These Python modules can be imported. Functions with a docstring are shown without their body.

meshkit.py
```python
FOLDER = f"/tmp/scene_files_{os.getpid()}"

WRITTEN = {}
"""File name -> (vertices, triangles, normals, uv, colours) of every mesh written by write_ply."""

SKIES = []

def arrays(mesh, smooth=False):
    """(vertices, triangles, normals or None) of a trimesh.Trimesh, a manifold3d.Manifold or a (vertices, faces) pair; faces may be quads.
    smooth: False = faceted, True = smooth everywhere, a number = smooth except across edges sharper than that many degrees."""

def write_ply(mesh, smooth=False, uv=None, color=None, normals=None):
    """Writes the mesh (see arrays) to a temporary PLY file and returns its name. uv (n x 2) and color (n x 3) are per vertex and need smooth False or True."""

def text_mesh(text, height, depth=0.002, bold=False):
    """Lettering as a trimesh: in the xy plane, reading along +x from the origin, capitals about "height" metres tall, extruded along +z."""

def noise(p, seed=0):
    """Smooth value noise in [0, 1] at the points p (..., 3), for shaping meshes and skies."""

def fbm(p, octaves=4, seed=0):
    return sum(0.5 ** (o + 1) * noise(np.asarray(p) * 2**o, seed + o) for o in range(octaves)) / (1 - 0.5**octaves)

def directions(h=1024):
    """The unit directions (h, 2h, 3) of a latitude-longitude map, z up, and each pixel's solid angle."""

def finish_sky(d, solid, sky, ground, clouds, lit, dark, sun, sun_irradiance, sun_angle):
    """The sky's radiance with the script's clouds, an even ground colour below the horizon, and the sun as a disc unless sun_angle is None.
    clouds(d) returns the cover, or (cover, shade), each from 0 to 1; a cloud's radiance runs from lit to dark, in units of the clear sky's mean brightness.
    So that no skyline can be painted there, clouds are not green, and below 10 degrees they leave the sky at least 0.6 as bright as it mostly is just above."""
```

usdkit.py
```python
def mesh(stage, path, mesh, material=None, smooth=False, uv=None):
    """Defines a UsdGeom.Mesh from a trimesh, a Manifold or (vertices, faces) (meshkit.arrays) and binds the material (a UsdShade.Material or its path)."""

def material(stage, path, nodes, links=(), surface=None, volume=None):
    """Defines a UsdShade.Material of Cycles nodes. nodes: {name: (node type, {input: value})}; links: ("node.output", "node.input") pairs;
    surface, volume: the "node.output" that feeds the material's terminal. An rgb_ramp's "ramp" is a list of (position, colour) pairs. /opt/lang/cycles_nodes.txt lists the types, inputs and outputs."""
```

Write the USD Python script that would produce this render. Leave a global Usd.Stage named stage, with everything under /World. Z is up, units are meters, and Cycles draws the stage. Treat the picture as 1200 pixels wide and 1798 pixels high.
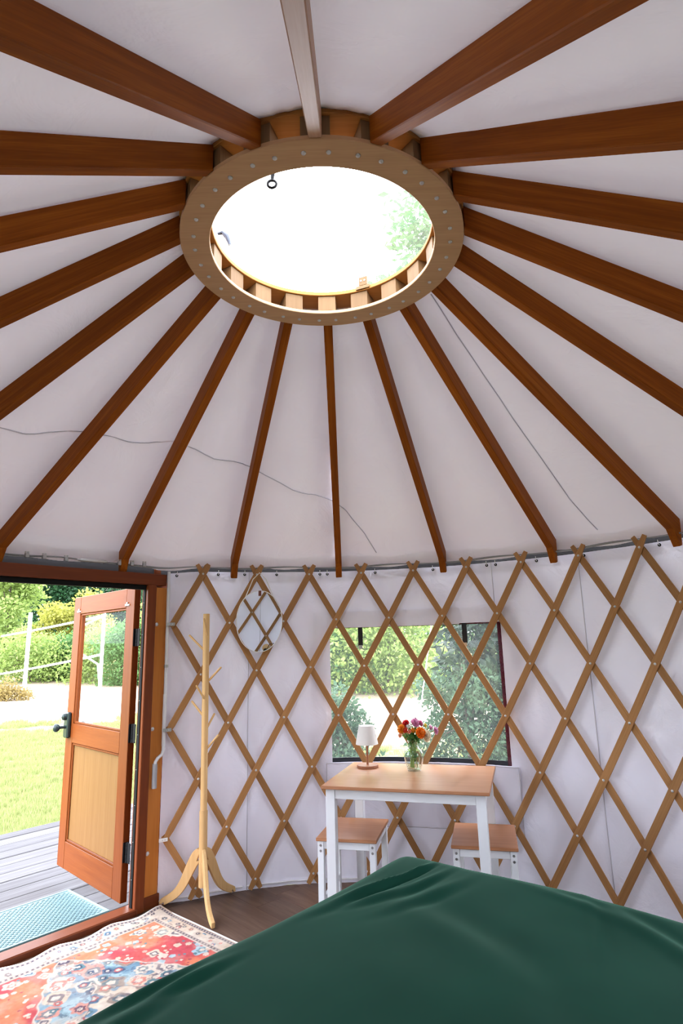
import math, random
import numpy as np, trimesh, shapely, shapely.geometry as sg
import usdkit, meshkit
from pxr import Usd, UsdGeom, UsdLux, UsdShade, Gf, Sdf, Vt

D = math.pi / 180
rng = np.random.default_rng(7)
random.seed(7)
stage = Usd.Stage.CreateInMemory()
UsdGeom.SetStageUpAxis(stage, 'Z')
UsdGeom.SetStageMetersPerUnit(stage, 1.0)
UsdGeom.Xform.Define(stage, '/World')
UsdGeom.Scope.Define(stage, '/World/Looks')

# ------------------------------------------------------------------ camera
FPX, PITCH, ROLL = 1044.78, 12.4915 * D, -1.5346 * D
CAM = np.array([0.0464, -2.0939, 1.4906])
cam = UsdGeom.Camera.Define(stage, '/World/camera')
cam.CreateHorizontalApertureAttr(36.0)
cam.CreateVerticalApertureAttr(36.0 * 1798 / 1200)
cam.CreateFocalLengthAttr(36.0 * FPX / 1200)
cam.CreateClippingRangeAttr(Gf.Vec2f(0.02, 2000))
_c, _s = math.cos(PITCH), math.sin(PITCH)
_fw, _up, _rt = np.array([0, _c, _s]), np.array([0, -_s, _c]), np.array([1.0, 0, 0])
_cr, _sr = math.cos(ROLL), math.sin(ROLL)
_r2, _u2 = _cr * _rt + _sr * _up, -_sr * _rt + _cr * _up
cam.AddTransformOp().Set(Gf.Matrix4d(*[float(x) for x in (*_r2, 0, *_u2, 0, *(-_fw), 0, *CAM, 1)]))
cam.CreateExposureAttr(1.24)

# ------------------------------------------------------------------ sky: bright even overcast
SKY = 2.95
sky = UsdLux.DomeLight.Define(stage, '/World/sky')
sky.CreateIntensityAttr(1.0)
_sm = usdkit.material(stage, '/World/Looks/overcast_sky', {
    'g': ('texture_coordinate', {}), 's': ('separate_xyz', {}),
    'n': ('noise_texture', {'scale': 2.2, 'detail': 4.0}),
    'nr': ('map_range', {'from_min': .3, 'from_max': .7, 'to_min': .88, 'to_max': 1.08}),
    'r': ('rgb_ramp', {'ramp': [(0, (.30, .32, .24)), (.49, (.34, .36, .28)), (.5, (.80, .86, .95)), (.62, (.93, .98, 1.08)), (1, (1.04, 1.09, 1.24))]}),
    'mr': ('map_range', {'from_min': -1., 'from_max': 1.}),
    'm': ('vector_math', {'math_type': 'scale'}),
    'b': ('background_shader', {'strength': SKY})},
    [('g.generated', 's.vector'), ('s.z', 'mr.value'), ('mr.result', 'r.fac'), ('g.generated', 'n.vector'), ('n.fac', 'nr.value'),
     ('r.color', 'm.vector1'), ('nr.result', 'm.scale'), ('m.vector', 'b.color')], surface='b.background')
UsdShade.MaterialBindingAPI.Apply(sky.GetPrim()).Bind(_sm)
# a weak veiled sun, high over the far side of the meadow
sun = UsdLux.DistantLight.Define(stage, '/World/veiled_sun')
sun.CreateAngleAttr(12.0); sun.CreateIntensityAttr(1.4); sun.CreateColorAttr(Gf.Vec3f(1, .95, .84))
sun.AddRotateXYZOp().Set(Gf.Vec3f(38, 0, 205))

# ------------------------------------------------------------------ materials
def M(name, nodes, links, surface):
    return usdkit.material(stage, '/World/Looks/' + name, nodes, links, surface=surface)

def plain(name, col, rough=.5, **kw):
    return M(name, {'p': ('principled_bsdf', dict(base_color=col, roughness=rough, **kw))}, [], 'p.BSDF')

def wood(name, c1, c2, c3, axis='x', stretch=1.6, cross=38., rough=.42, coord='object', vary=.25, bump=.25, coat=0., spec=.16):
    """grain along one axis of the object's own coordinates (or of the strip's uv)."""
    sc = {'x': (stretch, cross, cross), 'y': (cross, stretch, cross), 'z': (cross, cross, stretch), 'uv': (stretch, cross, cross)}[axis]
    nodes = {'map': ('mapping', {'scale': sc}), 'oi': ('object_info', {}),
             'off': ('math', {'math_type': 'multiply', 'value2': 37.0}),
             'cx': ('combine_xyz', {}), 'add': ('vector_math', {'math_type': 'add'}),
             'n1': ('noise_texture', {'scale': 1.0, 'detail': 5.0, 'roughness': .6, 'distortion': .6}),
             'n2': ('noise_texture', {'scale': 5.0, 'detail': 3.0, 'roughness': .6}),
             'mx': ('mix', {'fac': .35}),
             'ramp': ('rgb_ramp', {'ramp': [(.25, c1), (.5, c2), (.72, c3)]}),
             'hsv': ('hsv', {'saturation': 1.0}),
             'vr': ('map_range', {'to_min': 1 - vary, 'to_max': 1 + vary * .7}),
             'bp': ('bump', {'strength': bump, 'distance': .002}),
             'p': ('principled_bsdf', {'roughness': rough, 'coat_weight': coat, 'coat_roughness': .25, 'specular_ior_level': spec})}
    links = [('oi.random', 'off.value1'), ('off.value', 'cx.x'), ('off.value', 'cx.y'), ('map.vector', 'add.vector1'), ('cx.vector', 'add.vector2'),
             ('add.vector', 'n1.vector'), ('add.vector', 'n2.vector'), ('n1.color', 'mx.color1'), ('n2.color', 'mx.color2'),
             ('mx.color', 'bw.color'), ('bw.val', 'ramp.fac'), ('ramp.color', 'hsv.color'), ('oi.random', 'vr.value'), ('vr.result', 'hsv.value'),
             ('hsv.color', 'p.base_color'), ('bw.val', 'bp.height'), ('bp.normal', 'p.normal')]
    nodes['bw'] = ('rgb_to_bw', {})
    if coord == 'uv':
        nodes['tc'] = ('uvmap', {'attribute': 'st'}); links.append(('tc.UV', 'map.vector'))
    else:
        nodes['tc'] = ('texture_coordinate', {}); links.append(('tc.object', 'map.vector'))
    return M(name, nodes, links, 'p.BSDF')

def fabric(name, col, transl=0., weave=900., wrinkle=.0, rough=.9, sheen=0.):
    nodes = {'tc': ('texture_coordinate', {}), 'w': ('noise_texture', {'scale': weave, 'detail': 1.0}),
             'k': ('noise_texture', {'scale': 5.0, 'detail': 4.0, 'roughness': .55, 'distortion': .8}),
             'b1': ('bump', {'strength': .12, 'distance': .001}), 'b2': ('bump', {'strength': wrinkle, 'distance': .03}),
             't': ('noise_texture', {'scale': 2.0, 'detail': 3.0}),
             'r': ('rgb_ramp', {'ramp': [(.3, tuple(x * .96 for x in col)), (.7, col)]}),
             'p': ('principled_bsdf', {'roughness': rough, 'specular_ior_level': .15, 'sheen_weight': sheen, 'sheen_roughness': .5, 'sheen_tint': col})}
    links = [('tc.object', 'w.vector'), ('tc.object', 'k.vector'), ('tc.object', 't.vector'), ('t.fac', 'r.fac'), ('r.color', 'p.base_color'),
             ('w.fac', 'b1.height'), ('k.fac', 'b2.height'), ('b2.normal', 'b1.normal'), ('b1.normal', 'p.normal')]
    if transl:
        nodes['tr'] = ('translucent_bsdf', {'color': col})
        nodes['mc'] = ('mix_closure', {'fac': transl})
        links += [('p.BSDF', 'mc.closure1'), ('tr.BSDF', 'mc.closure2')]
        return M(name, nodes, links, 'mc.closure')
    return M(name, nodes, links, 'p.BSDF')

def leafmat(name, c1, c2, transl=.35, vary=1.0):
    nodes = {'g': ('geometry', {}), 'r': ('rgb_ramp', {'ramp': [(0, c1), (1, c2)]}),
             'p': ('principled_bsdf', {'roughness': .5, 'specular_ior_level': .3}), 'tr': ('translucent_bsdf', {}), 'mc': ('mix_closure', {'fac': transl})}
    return M(name, nodes, [('g.random_per_island', 'r.fac'), ('r.color', 'p.base_color'), ('r.color', 'tr.color'), ('p.BSDF', 'mc.closure1'), ('tr.BSDF', 'mc.closure2')], 'mc.closure')

def pane(name, haze=0., gloss=.06, tint=(1, 1, 1), top=.8):
    nodes = {'t': ('transparent_bsdf', {'color': tint}), 'g': ('glossy_bsdf', {'color': (1, 1, 1), 'roughness': .02}), 'f': ('layer_weight', {'blend': .5}),
             'pw': ('math', {'math_type': 'power', 'value2': 4.0}), 'f2': ('map_range', {'to_min': gloss, 'to_max': top}), 'm': ('mix_closure', {})}
    links = [('f.facing', 'pw.value1'), ('pw.value', 'f2.value'), ('f2.result', 'm.fac'), ('t.BSDF', 'm.closure1'), ('g.BSDF', 'm.closure2')]
    if haze:
        nodes.update({'d': ('translucent_bsdf', {'color': (.9, .93, .95)}), 'h': ('mix_closure', {'fac': haze})})
        links += [('m.closure', 'h.closure1'), ('d.BSDF', 'h.closure2')]
        return M(name, nodes, links, 'h.closure')
    return M(name, nodes, links, 'm.closure')

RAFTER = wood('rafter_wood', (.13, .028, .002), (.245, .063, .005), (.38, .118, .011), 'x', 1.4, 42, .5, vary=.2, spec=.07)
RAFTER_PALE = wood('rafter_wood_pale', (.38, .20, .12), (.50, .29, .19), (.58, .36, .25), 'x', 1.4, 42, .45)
LATH = wood('lath_wood', (.27, .125, .042), (.37, .185, .070), (.46, .245, .10), 'uv', 2.2, 120, .5, coord='uv', vary=.16)
PLY = wood('plywood', (.46, .265, .135), (.56, .335, .175), (.64, .40, .22), 'x', 2.5, 55, .55, vary=.08)
UPLY = wood('upper_plywood', (.34, .14, .035), (.43, .19, .05), (.50, .24, .07), 'x', 2.5, 55, .55, vary=.08)
BLOCKW = wood('block_wood', (.17, .092, .040), (.205, .118, .052), (.24, .145, .066), 'z', 3, 60, .5, vary=.1)
DOORW = wood('door_wood', (.10, .022, .005), (.14, .034, .007), (.18, .050, .011), 'z', 1.6, 34, .38, vary=.12, spec=.12)
DOORH = wood('door_rail_wood', (.10, .022, .005), (.145, .036, .007), (.185, .052, .011), 'x', 1.6, 34, .38, vary=.12, spec=.12)
FRAMEW = wood('frame_wood', (.12, .026, .008), (.17, .039, .010), (.22, .055, .014), 'z', 1.6, 34, .4, vary=.12, spec=.2)
FRAMEH = wood('frame_rail_wood', (.095, .021, .007), (.14, .033, .010), (.19, .048, .013), 'x', 1.6, 34, .4, vary=.12, spec=.2)
PANELW = wood('side_panel_wood', (.42, .14, .025), (.50, .18, .035), (.56, .22, .05), 'z', 1.2, 26, .5, vary=.05)
DPANEL = wood('door_panel_wood', (.135, .062, .020), (.172, .085, .029), (.205, .108, .040), 'z', 1.4, 40, .42, vary=.05, spec=.12)
BEECH = wood('beech_wood', (.60, .36, .15), (.68, .43, .19), (.74, .50, .25), 'z', 2.0, 50, .42, vary=.05, coat=.15)
TABLEW = wood('table_wood', (.38, .17, .085), (.47, .225, .12), (.55, .29, .165), 'x', 1.1, 26, .32, vary=.06)
STOOLW = wood('stool_wood', (.34, .14, .065), (.44, .20, .10), (.52, .26, .14), 'x', 1.3, 30, .35, vary=.1)
DECKW = wood('deck_wood', (.062, .058, .060), (.105, .100, .104), (.18, .175, .18), 'x', 1.0, 30, .85, vary=.18, bump=.4, spec=.08)
FLOORW = wood('floor_vinyl', (.060, .030, .019), (.13, .076, .052), (.23, .15, .108), 'x', 1.0, 10, .42, vary=.35, bump=.1)
FLOORGAP = plain('floor_gap', (.02, .013, .01), .8)
WALLF = fabric('wall_canvas', (.865, .855, .965), .0125, wrinkle=.28)
ROOFF = fabric('roof_canvas', (.87, .815, .855), .0105, wrinkle=.38)
SEAM = fabric('seam_thread', (.60, .58, .64))
SEAMW = fabric('white_binding', (.86, .86, .90))
GREYBAND = fabric('grey_mesh_band', (.07, .068, .07))
BURG = fabric('burgundy_cover', (.085, .006, .018))
BLACKF = plain('black_webbing', (.008, .008, .010), .7)
BLACKR = plain('black_rubber', (.004, .004, .0045), .7, specular_ior_level=.2)
HEM = plain('navy_hem', (.012, .014, .022), .4)
STEEL = plain('steel', (.62, .63, .64), .35, metallic=.7)
STEELD = plain('dull_steel', (.40, .41, .42), .4, metallic=1.0)
CABLE = plain('grey_cable', (.30, .31, .32), .5, metallic=.6)
ALU = plain('grey_tube', (.66, .67, .70), .35, metallic=.2)
ALUD = plain('grey_grip', (.36, .37, .39), .45, metallic=.3)
BLACKM = plain('black_iron', (.006, .006, .007), .6, specular_ior_level=.2)
LATCHM = plain('dark_latch', (.035, .045, .07), .4)
LOCKM = plain('dark_green_lock', (.012, .022, .022), .25, metallic=.3)
CLIP = plain('white_plastic', (.78, .78, .76), .4)
CORD = plain('white_cord', (.78, .77, .75), .8)
WHITEP = plain('white_paint', (.76, .79, .83), .38)
MIRROR = plain('mirror_glass', (.88, .92, .95), .01, metallic=1.0)
MIRRORF = plain('mirror_rim', (.82, .83, .84), .3)
LEATHER = plain('brown_leather', (.16, .045, .022), .55)
SHADE = M('lamp_shade', {'p': ('principled_bsdf', {'base_color': (.88, .88, .87), 'roughness': .7}), 't': ('translucent_bsdf', {'color': (.9, .9, .88)}), 'm': ('mix_closure', {'fac': .35})},
          [('p.BSDF', 'm.closure1'), ('t.BSDF', 'm.closure2')], 'm.closure')
LAMPW = wood('lamp_wood', (.30, .11, .055), (.40, .165, .085), (.47, .21, .11), 'z', 3, 60, .4)
ACRYL = pane('skylight_acrylic', .014, .03)
VINYL = pane('window_vinyl', .014, .03)
DGLASS = pane('door_glass', .0, .008, top=.10)
VASEG = M('vase_glass', {'t': ('transparent_bsdf', {'color': (.93, .96, .95)}), 'g': ('glossy_bsdf', {'color': (1, 1, 1), 'roughness': .01}), 'f': ('layer_weight', {'blend': .5}), 'pw': ('math', {'math_type': 'power', 'value2': 3.0}), 'f2': ('map_range', {'to_min': .03, 'to_max': .8}), 'm': ('mix_closure', {})},
          [('f.facing', 'pw.value1'), ('pw.value', 'f2.value'), ('f2.result', 'm.fac'), ('t.BSDF', 'm.closure1'), ('g.BSDF', 'm.closure2')], 'm.closure')
WATER = pane('vase_water', 0, tint=(.90, .95, .90))
STEM = plain('flower_stem', (.26, .38, .09), .5)
FLEAF = leafmat('flower_leaf', (.08, .20, .05), (.22, .36, .09), .4)
DUVET = M('duvet_green', {'tc': ('texture_coordinate', {}), 'w': ('noise_texture', {'scale': 700., 'detail': 2.0}), 'c': ('noise_texture', {'scale': 3., 'detail': 4.0}),
     'r': ('rgb_ramp', {'ramp': [(.3, (.0035, .039, .025)), (.7, (.005, .050, .032))]}), 'b': ('bump', {'strength': .2, 'distance': .001}),
     'p': ('principled_bsdf', {'roughness': .85, 'specular_ior_level': .12, 'sheen_weight': .30, 'sheen_roughness': .3, 'sheen_tint': (.42, .80, .60)})},
     [('tc.object', 'w.vector'), ('tc.object', 'c.vector'), ('c.fac', 'r.fac'), ('r.color', 'p.base_color'), ('w.fac', 'b.height'), ('b.normal', 'p.normal')], 'p.BSDF')
MATTW = fabric('mattress_cloth', (.72, .72, .70))
BEDW = wood('bed_wood', (.30, .15, .07), (.38, .20, .10), (.45, .25, .13), 'x', 2, 40)
RUGM = M('rug_print', {'a': ('attribute', {'attribute': 'rug_colour'}), 'tc': ('texture_coordinate', {}), 'n': ('noise_texture', {'scale': 420., 'detail': 2.}),
     'b': ('bump', {'strength': .35, 'distance': .002}), 'p': ('principled_bsdf', {'roughness': .9, 'specular_ior_level': .1})},
     [('a.color', 'p.base_color'), ('tc.object', 'n.vector'), ('n.fac', 'b.height'), ('b.normal', 'p.normal')], 'p.BSDF')
MATM = plain('teal_mat', (.145, .245, .265), .6)
LAWN = M('lawn_ground', {'tc': ('texture_coordinate', {}), 'n': ('noise_texture', {'scale': .55, 'detail': 5., 'roughness': .6}), 'n2': ('noise_texture', {'scale': 9., 'detail': 5., 'roughness': .7}),
     'sx': ('separate_xyz', {}), 'dst': ('vector_math', {'math_type': 'distance', 'vector2': (-9.5, 17., 0.)}), 'mr': ('map_range', {'from_min': 2.0, 'from_max': 10.5, 'to_min': .52, 'to_max': -.25}),
     'dst2': ('vector_math', {'math_type': 'distance', 'vector2': (1.5, 13., 0.)}), 'mr2': ('map_range', {'from_min': 2.0, 'from_max': 7.5, 'to_min': .34, 'to_max': -.3}), 'mxx': ('math', {'math_type': 'maximum'}),
     'ad': ('math', {'math_type': 'add'}), 'dr': ('rgb_ramp', {'ramp': [(.46, (0, 0, 0)), (.62, (1, 1, 1))]}),
     'g': ('rgb_ramp', {'ramp': [(.3, (.13, .16, .05)), (.5, (.24, .26, .10)), (.68, (.36, .34, .17))]}), 'd': ('rgb_ramp', {'ramp': [(.3, (.29, .225, .155)), (.7, (.40, .33, .25))]}),
     'mx': ('mix', {}), 'b': ('bump', {'strength': .6, 'distance': .03}), 'p': ('principled_bsdf', {'roughness': .95, 'specular_ior_level': .05})},
     [('tc.object', 'n.vector'), ('tc.object', 'n2.vector'), ('tc.object', 'dst.vector1'), ('dst.value', 'mr.value'), ('tc.object', 'dst2.vector1'), ('dst2.value', 'mr2.value'),
      ('mr.result', 'mxx.value1'), ('mr2.result', 'mxx.value2'), ('mxx.value', 'ad.value1'), ('n.fac', 'ad.value2'), ('ad.value', 'dr.fac'),
      ('n2.fac', 'g.fac'), ('n2.fac', 'd.fac'), ('dr.color', 'mx.fac'), ('g.color', 'mx.color1'), ('d.color', 'mx.color2'), ('mx.color', 'p.base_color'), ('n2.fac', 'b.height'), ('b.normal', 'p.normal')], 'p.BSDF')
BLADE = leafmat('grass_blade', (.22, .25, .09), (.50, .48, .26), .4)
BARK = plain('bark', (.10, .075, .055), .9)
POSTM = plain('white_post', (.72, .74, .74), .6)

# ------------------------------------------------------------------ scene-graph helpers
_used = {}
def numbered(parent, name):
    k = (parent, name)
    n = _used.get(k, 0); _used[k] = n + 1
    return name if n == 0 else f'{name}_{n:03d}'

class T:
    """a thing: an Xform at the thing's base; parts are given in world coordinates and stored in the thing's own."""
    def __init__(s, name, label, cat, loc=(0, 0, 0), rotz=0., group=None, kind=None, local=False, parent=None, M4=None):
        s.path = (parent.path if parent else '/World') + '/' + numbered(parent.path if parent else '/World', name)
        x = UsdGeom.Xform.Define(stage, s.path)
        m = np.eye(4)
        if M4 is not None: m = np.array(M4, float)
        else:
            c, q = math.cos(rotz), math.sin(rotz)
            m[:3, :3] = [[c, -q, 0], [q, c, 0], [0, 0, 1]]; m[:3, 3] = loc
        x.AddTransformOp().Set(Gf.Matrix4d(*[float(v) for v in m.T.ravel()]))
        s.m, s.inv, s.local = m, np.linalg.inv(m), local
        if label: tagp(x.GetPrim(), label, cat, group, kind)
    def part(s, name, mesh, mat, smooth=False, uv=None, label=None, sub=None, kind=None, local=None):
        p = (sub or s.path); path = p + '/' + numbered(p, name)
        v, f = vf(mesh)
        if not (s.local if local is None else local):
            v = v @ s.inv[:3, :3].T + s.inv[:3, 3]
        mm = usdkit.mesh(stage, path, (v, f), mat, smooth=smooth, uv=uv)
        if label: mm.GetPrim().SetCustomDataByKey('label', label)
        if kind: mm.GetPrim().SetCustomDataByKey('kind', kind)
        return path

def tagp(p, label, cat, group=None, kind=None):
    p.SetCustomDataByKey('label', label)
    if cat: p.SetCustomDataByKey('category', cat)
    if group: p.SetCustomDataByKey('group', group)
    if kind: p.SetCustomDataByKey('kind', kind)

def vf(mesh):
    if isinstance(mesh, (tuple, list)):
        v, f = np.asarray(mesh[0], float), np.asarray(mesh[1], int)
        if f.shape[1] == 4: f = np.vstack([f[:, [0, 1, 2]], f[:, [0, 2, 3]]])
        return v, f
    if hasattr(mesh, 'to_mesh'):
        m = mesh.to_mesh(); return np.array(m.vert_properties[:, :3], float), np.array(m.tri_verts)
    return np.array(mesh.vertices, float), np.array(mesh.faces)

def cat(*ms):
    vs, fs, n = [], [], 0
    for m in ms:
        v, f = vf(m); vs.append(v); fs.append(f + n); n += len(v)
    return np.vstack(vs), np.vstack(fs)

def xf(mesh, loc=(0, 0, 0), rotz=0., R=None):
    v, f = vf(mesh)
    if R is None:
        c, q = math.cos(rotz), math.sin(rotz); R = np.array([[c, -q, 0], [q, c, 0], [0, 0, 1]])
    return v @ np.asarray(R).T + np.asarray(loc), f

def box(x0, x1, y0, y1, z0, z1, c=.002):
    """a box with chamfered edges"""
    lo, hi = np.array([x0, y0, z0]), np.array([x1, y1, z1])
    c = min(c, .45 * (hi - lo).min())
    pts = []
    for sx in (0, 1):
        for sy in (0, 1):
            for sz in (0, 1):
                p = np.where([sx, sy, sz], hi, lo); d = np.where([sx, sy, sz], -c, c)
                for k in range(3):
                    q = p + d; q[k] = p[k]; pts.append(q)
    m = trimesh.convex.convex_hull(np.array(pts))
    return np.array(m.vertices), np.array(m.faces)

def bevel_extrude(poly, w, c=.003):
    """polygon (x,z) list, extruded along y from -w/2 to w/2 with chamfered rims (convex or mildly concave outlines)"""
    P = np.array(poly, float)
    if sg.Polygon(P).exterior.is_ccw is False: P = P[::-1]
    n = len(P)
    def inset(d):
        out = []
        for i in range(n):
            a, b, e = P[i - 1], P[i], P[(i + 1) % n]
            u = (b - a) / np.linalg.norm(b - a); v = (e - b) / np.linalg.norm(e - b)
            nu, nv = np.array([-u[1], u[0]]), np.array([-v[1], v[0]])
            m = nu + nv; m /= max(1 + nu @ nv, .3)
            out.append(b + m * d)
        return np.array(out)
    I = inset(c)
    rings = [(I, -w / 2), (P, -w / 2 + c), (P, w / 2 - c), (I, w / 2)]
    V = np.vstack([np.column_stack([r[:, 0], np.full(n, y), r[:, 1]]) for r, y in rings])
    F = []
    for k in range(3):
        for i in range(n):
            j = (i + 1) % n
            a, b, c2, d = k * n + i, k * n + j, (k + 1) * n + j, (k + 1) * n + i
            F += [[a, d, c2], [a, c2, b]]
    tv, tf = trimesh.creation.triangulate_polygon(sg.Polygon(I), engine='earcut')
    idx = np.array([np.argmin(((I - q) ** 2).sum(1)) for q in tv])
    tf = idx[tf]
    a = I[tf[:, 1]] - I[tf[:, 0]]; b = I[tf[:, 2]] - I[tf[:, 0]]
    neg = a[:, 0] * b[:, 1] - a[:, 1] * b[:, 0] < 0
    tf[neg] = tf[neg][:, ::-1]
    F += tf.tolist() + (tf[:, ::-1] + 3 * n).tolist()
    F = np.array(F)
    m = trimesh.Trimesh(V, F, process=False)
    if m.volume < 0: F = F[:, ::-1]
    return V, F

def sweep(path, rad, n=10, cap=True, ell=None, upv=None):
    """round tube along a polyline; rad scalar or per point; ell=(a,b) scales the two axes"""
    P = np.asarray(path, float); k = len(P)
    R = np.broadcast_to(np.asarray(rad, float), (k,))
    t = np.gradient(P, axis=0); t /= np.linalg.norm(t, axis=1, keepdims=True) + 1e-12
    a = np.zeros_like(P)
    ref = np.array(upv if upv is not None else ([0, 0, 1.] if abs(t[0][2]) < .9 else [1., 0, 0]), float)
    for i in range(k):
        a[i] = np.cross(t[i], ref); a[i] /= np.linalg.norm(a[i]) + 1e-12
        if upv is None: ref = np.cross(a[i], t[i])
    b = np.cross(a, t)
    ang = np.arange(n) * 2 * np.pi / n
    ea, eb = ell or (1, 1)
    V = P[:, None] + R[:, None, None] * (np.cos(ang)[None, :, None] * a[:, None] * ea + np.sin(ang)[None, :, None] * b[:, None] * eb)
    V = V.reshape(-1, 3)
    F = []
    for i in range(k - 1):
        for j in range(n):
            q = (j + 1) % n
            F += [[i * n + j, (i + 1) * n + j, (i + 1) * n + q], [i * n + j, (i + 1) * n + q, i * n + q]]
    if cap:
        V = np.vstack([V, P[:1], P[-1:]]); e = len(V)
        for j in range(n):
            q = (j + 1) % n
            F += [[e - 2, j, q], [e - 1, (k - 1) * n + q, (k - 1) * n + j]]
    F = np.array(F)
    return V, F[:, ::-1]

def lathe(prof, n=32, loc=(0, 0, 0)):
    """profile [(r,z)...] revolved about z"""
    prof = np.asarray(prof, float); k = len(prof); ang = np.arange(n) * 2 * np.pi / n
    V = np.stack([prof[:, None, 0] * np.cos(ang), prof[:, None, 0] * np.sin(ang), np.repeat(prof[:, 1:2], n, 1)], -1).reshape(-1, 3)
    F = []
    for i in range(k - 1):
        for j in range(n):
            q = (j + 1) % n
            F += [[i * n + j, i * n + q, (i + 1) * n + q], [i * n + j, (i + 1) * n + q, (i + 1) * n + j]]
    return V + np.asarray(loc), np.array(F)

def annulus(r0, r1, z0, z1, n=144, c=.002):
    return lathe([(r0 + c, z0), (r1 - c, z0), (r1, z0 + c), (r1, z1 - c), (r1 - c, z1), (r0 + c, z1), (r0, z1 - c), (r0, z0 + c), (r0 + c, z0)], n)

def grid(fn, us, vs, flip=False):
    U, W = np.meshgrid(us, vs, indexing='ij')
    V = fn(U, W).reshape(-1, 3)
    a, b = len(us), len(vs)
    i, j = np.meshgrid(np.arange(a - 1), np.arange(b - 1), indexing='ij')
    q = np.stack([i * b + j, (i + 1) * b + j, (i + 1) * b + j + 1, i * b + j + 1], -1).reshape(-1, 4)
    if flip: q = q[:, ::-1]
    return V, np.vstack([q[:, [0, 1, 2]], q[:, [0, 2, 3]]])

def cyl(az, r, z):
    """azimuth in degrees measured from +y towards +x"""
    az = np.asarray(az, float) * D
    return np.stack(np.broadcast_arrays(r * np.sin(az), r * np.cos(az), z), -1)

def frame(az):
    """rotation: local x points outwards at the azimuth, y tangential, z up"""
    a = az * D; o = np.array([math.sin(a), math.cos(a), 0]); z = np.array([0, 0, 1.]); y = np.cross(z, o)
    return np.column_stack([o, y, z])

# ------------------------------------------------------------------ the yurt's measures
TH0, PHI0 = .434, -25.276
ROWZ = [1.974, 1.6437, 1.3171, .9950, .6787, .3694, .0758]
def wall_r(az):
    """radius of the lattice: round, a little out at the door's edge, and roomier behind the camera"""
    az = (np.asarray(az, float) + 180) % 360 - 180
    t = np.clip((np.abs(az) - 112) / 60, 0, 1); t = t * t * (3 - 2 * t)
    return 2.10 + .028 * np.exp(-((az + 31.5) / 4.) ** 2) + .34 * t
RING_Z, RING_IN, RING_OUT = 3.012, .441, .553
SLOPE = .655
def roof_z(r): return 3.122 - SLOPE * (r - RING_OUT)
NDOOR, TDOOR = np.array([-.761, .648, 0.]), np.array([.648, .761, 0.])
def door_pt(d, s, z): return NDOOR * d + TDOOR * s + np.array([0, 0, z])
# door space: local x along the wall (s), y outwards (d), z up
DOORM = np.eye(4); DOORM[:3, 0] = TDOOR; DOORM[:3, 1] = NDOOR
DOORM[:3, 2] = np.cross(TDOOR, NDOOR)
AZ_R, AZ_L = -30.6, -69.5           # lattice ends at the door

# ------------------------------------------------------------------ floor of planks
fl = T('floor', 'dark brown wood-look plank floor under the rug and bed', 'floor', kind='structure')
ang = -47 * D
fu, fv = np.array([math.cos(ang), math.sin(ang)]), np.array([-math.sin(ang), math.cos(ang)])
flM = np.eye(4); flM[:2, 0] = fu; flM[:2, 1] = fv
outline = sg.Polygon([cyl(a, wall_r(a) + .05, 0)[:2] for a in range(0, 360, 4)])
outline = outline.intersection(sg.Polygon([door_pt(2.04, -9, 0)[:2], door_pt(2.04, 9, 0)[:2], door_pt(-9, 9, 0)[:2], door_pt(-9, -9, 0)[:2]]))
ol = shapely.affinity.affine_transform(outline, [fu[0], fu[1], fv[0], fv[1], 0, 0])
sub = trimesh.creation.extrude_polygon(outline.buffer(-.02), .02, engine='earcut'); sub.apply_translation([0, 0, -.03])
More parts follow.
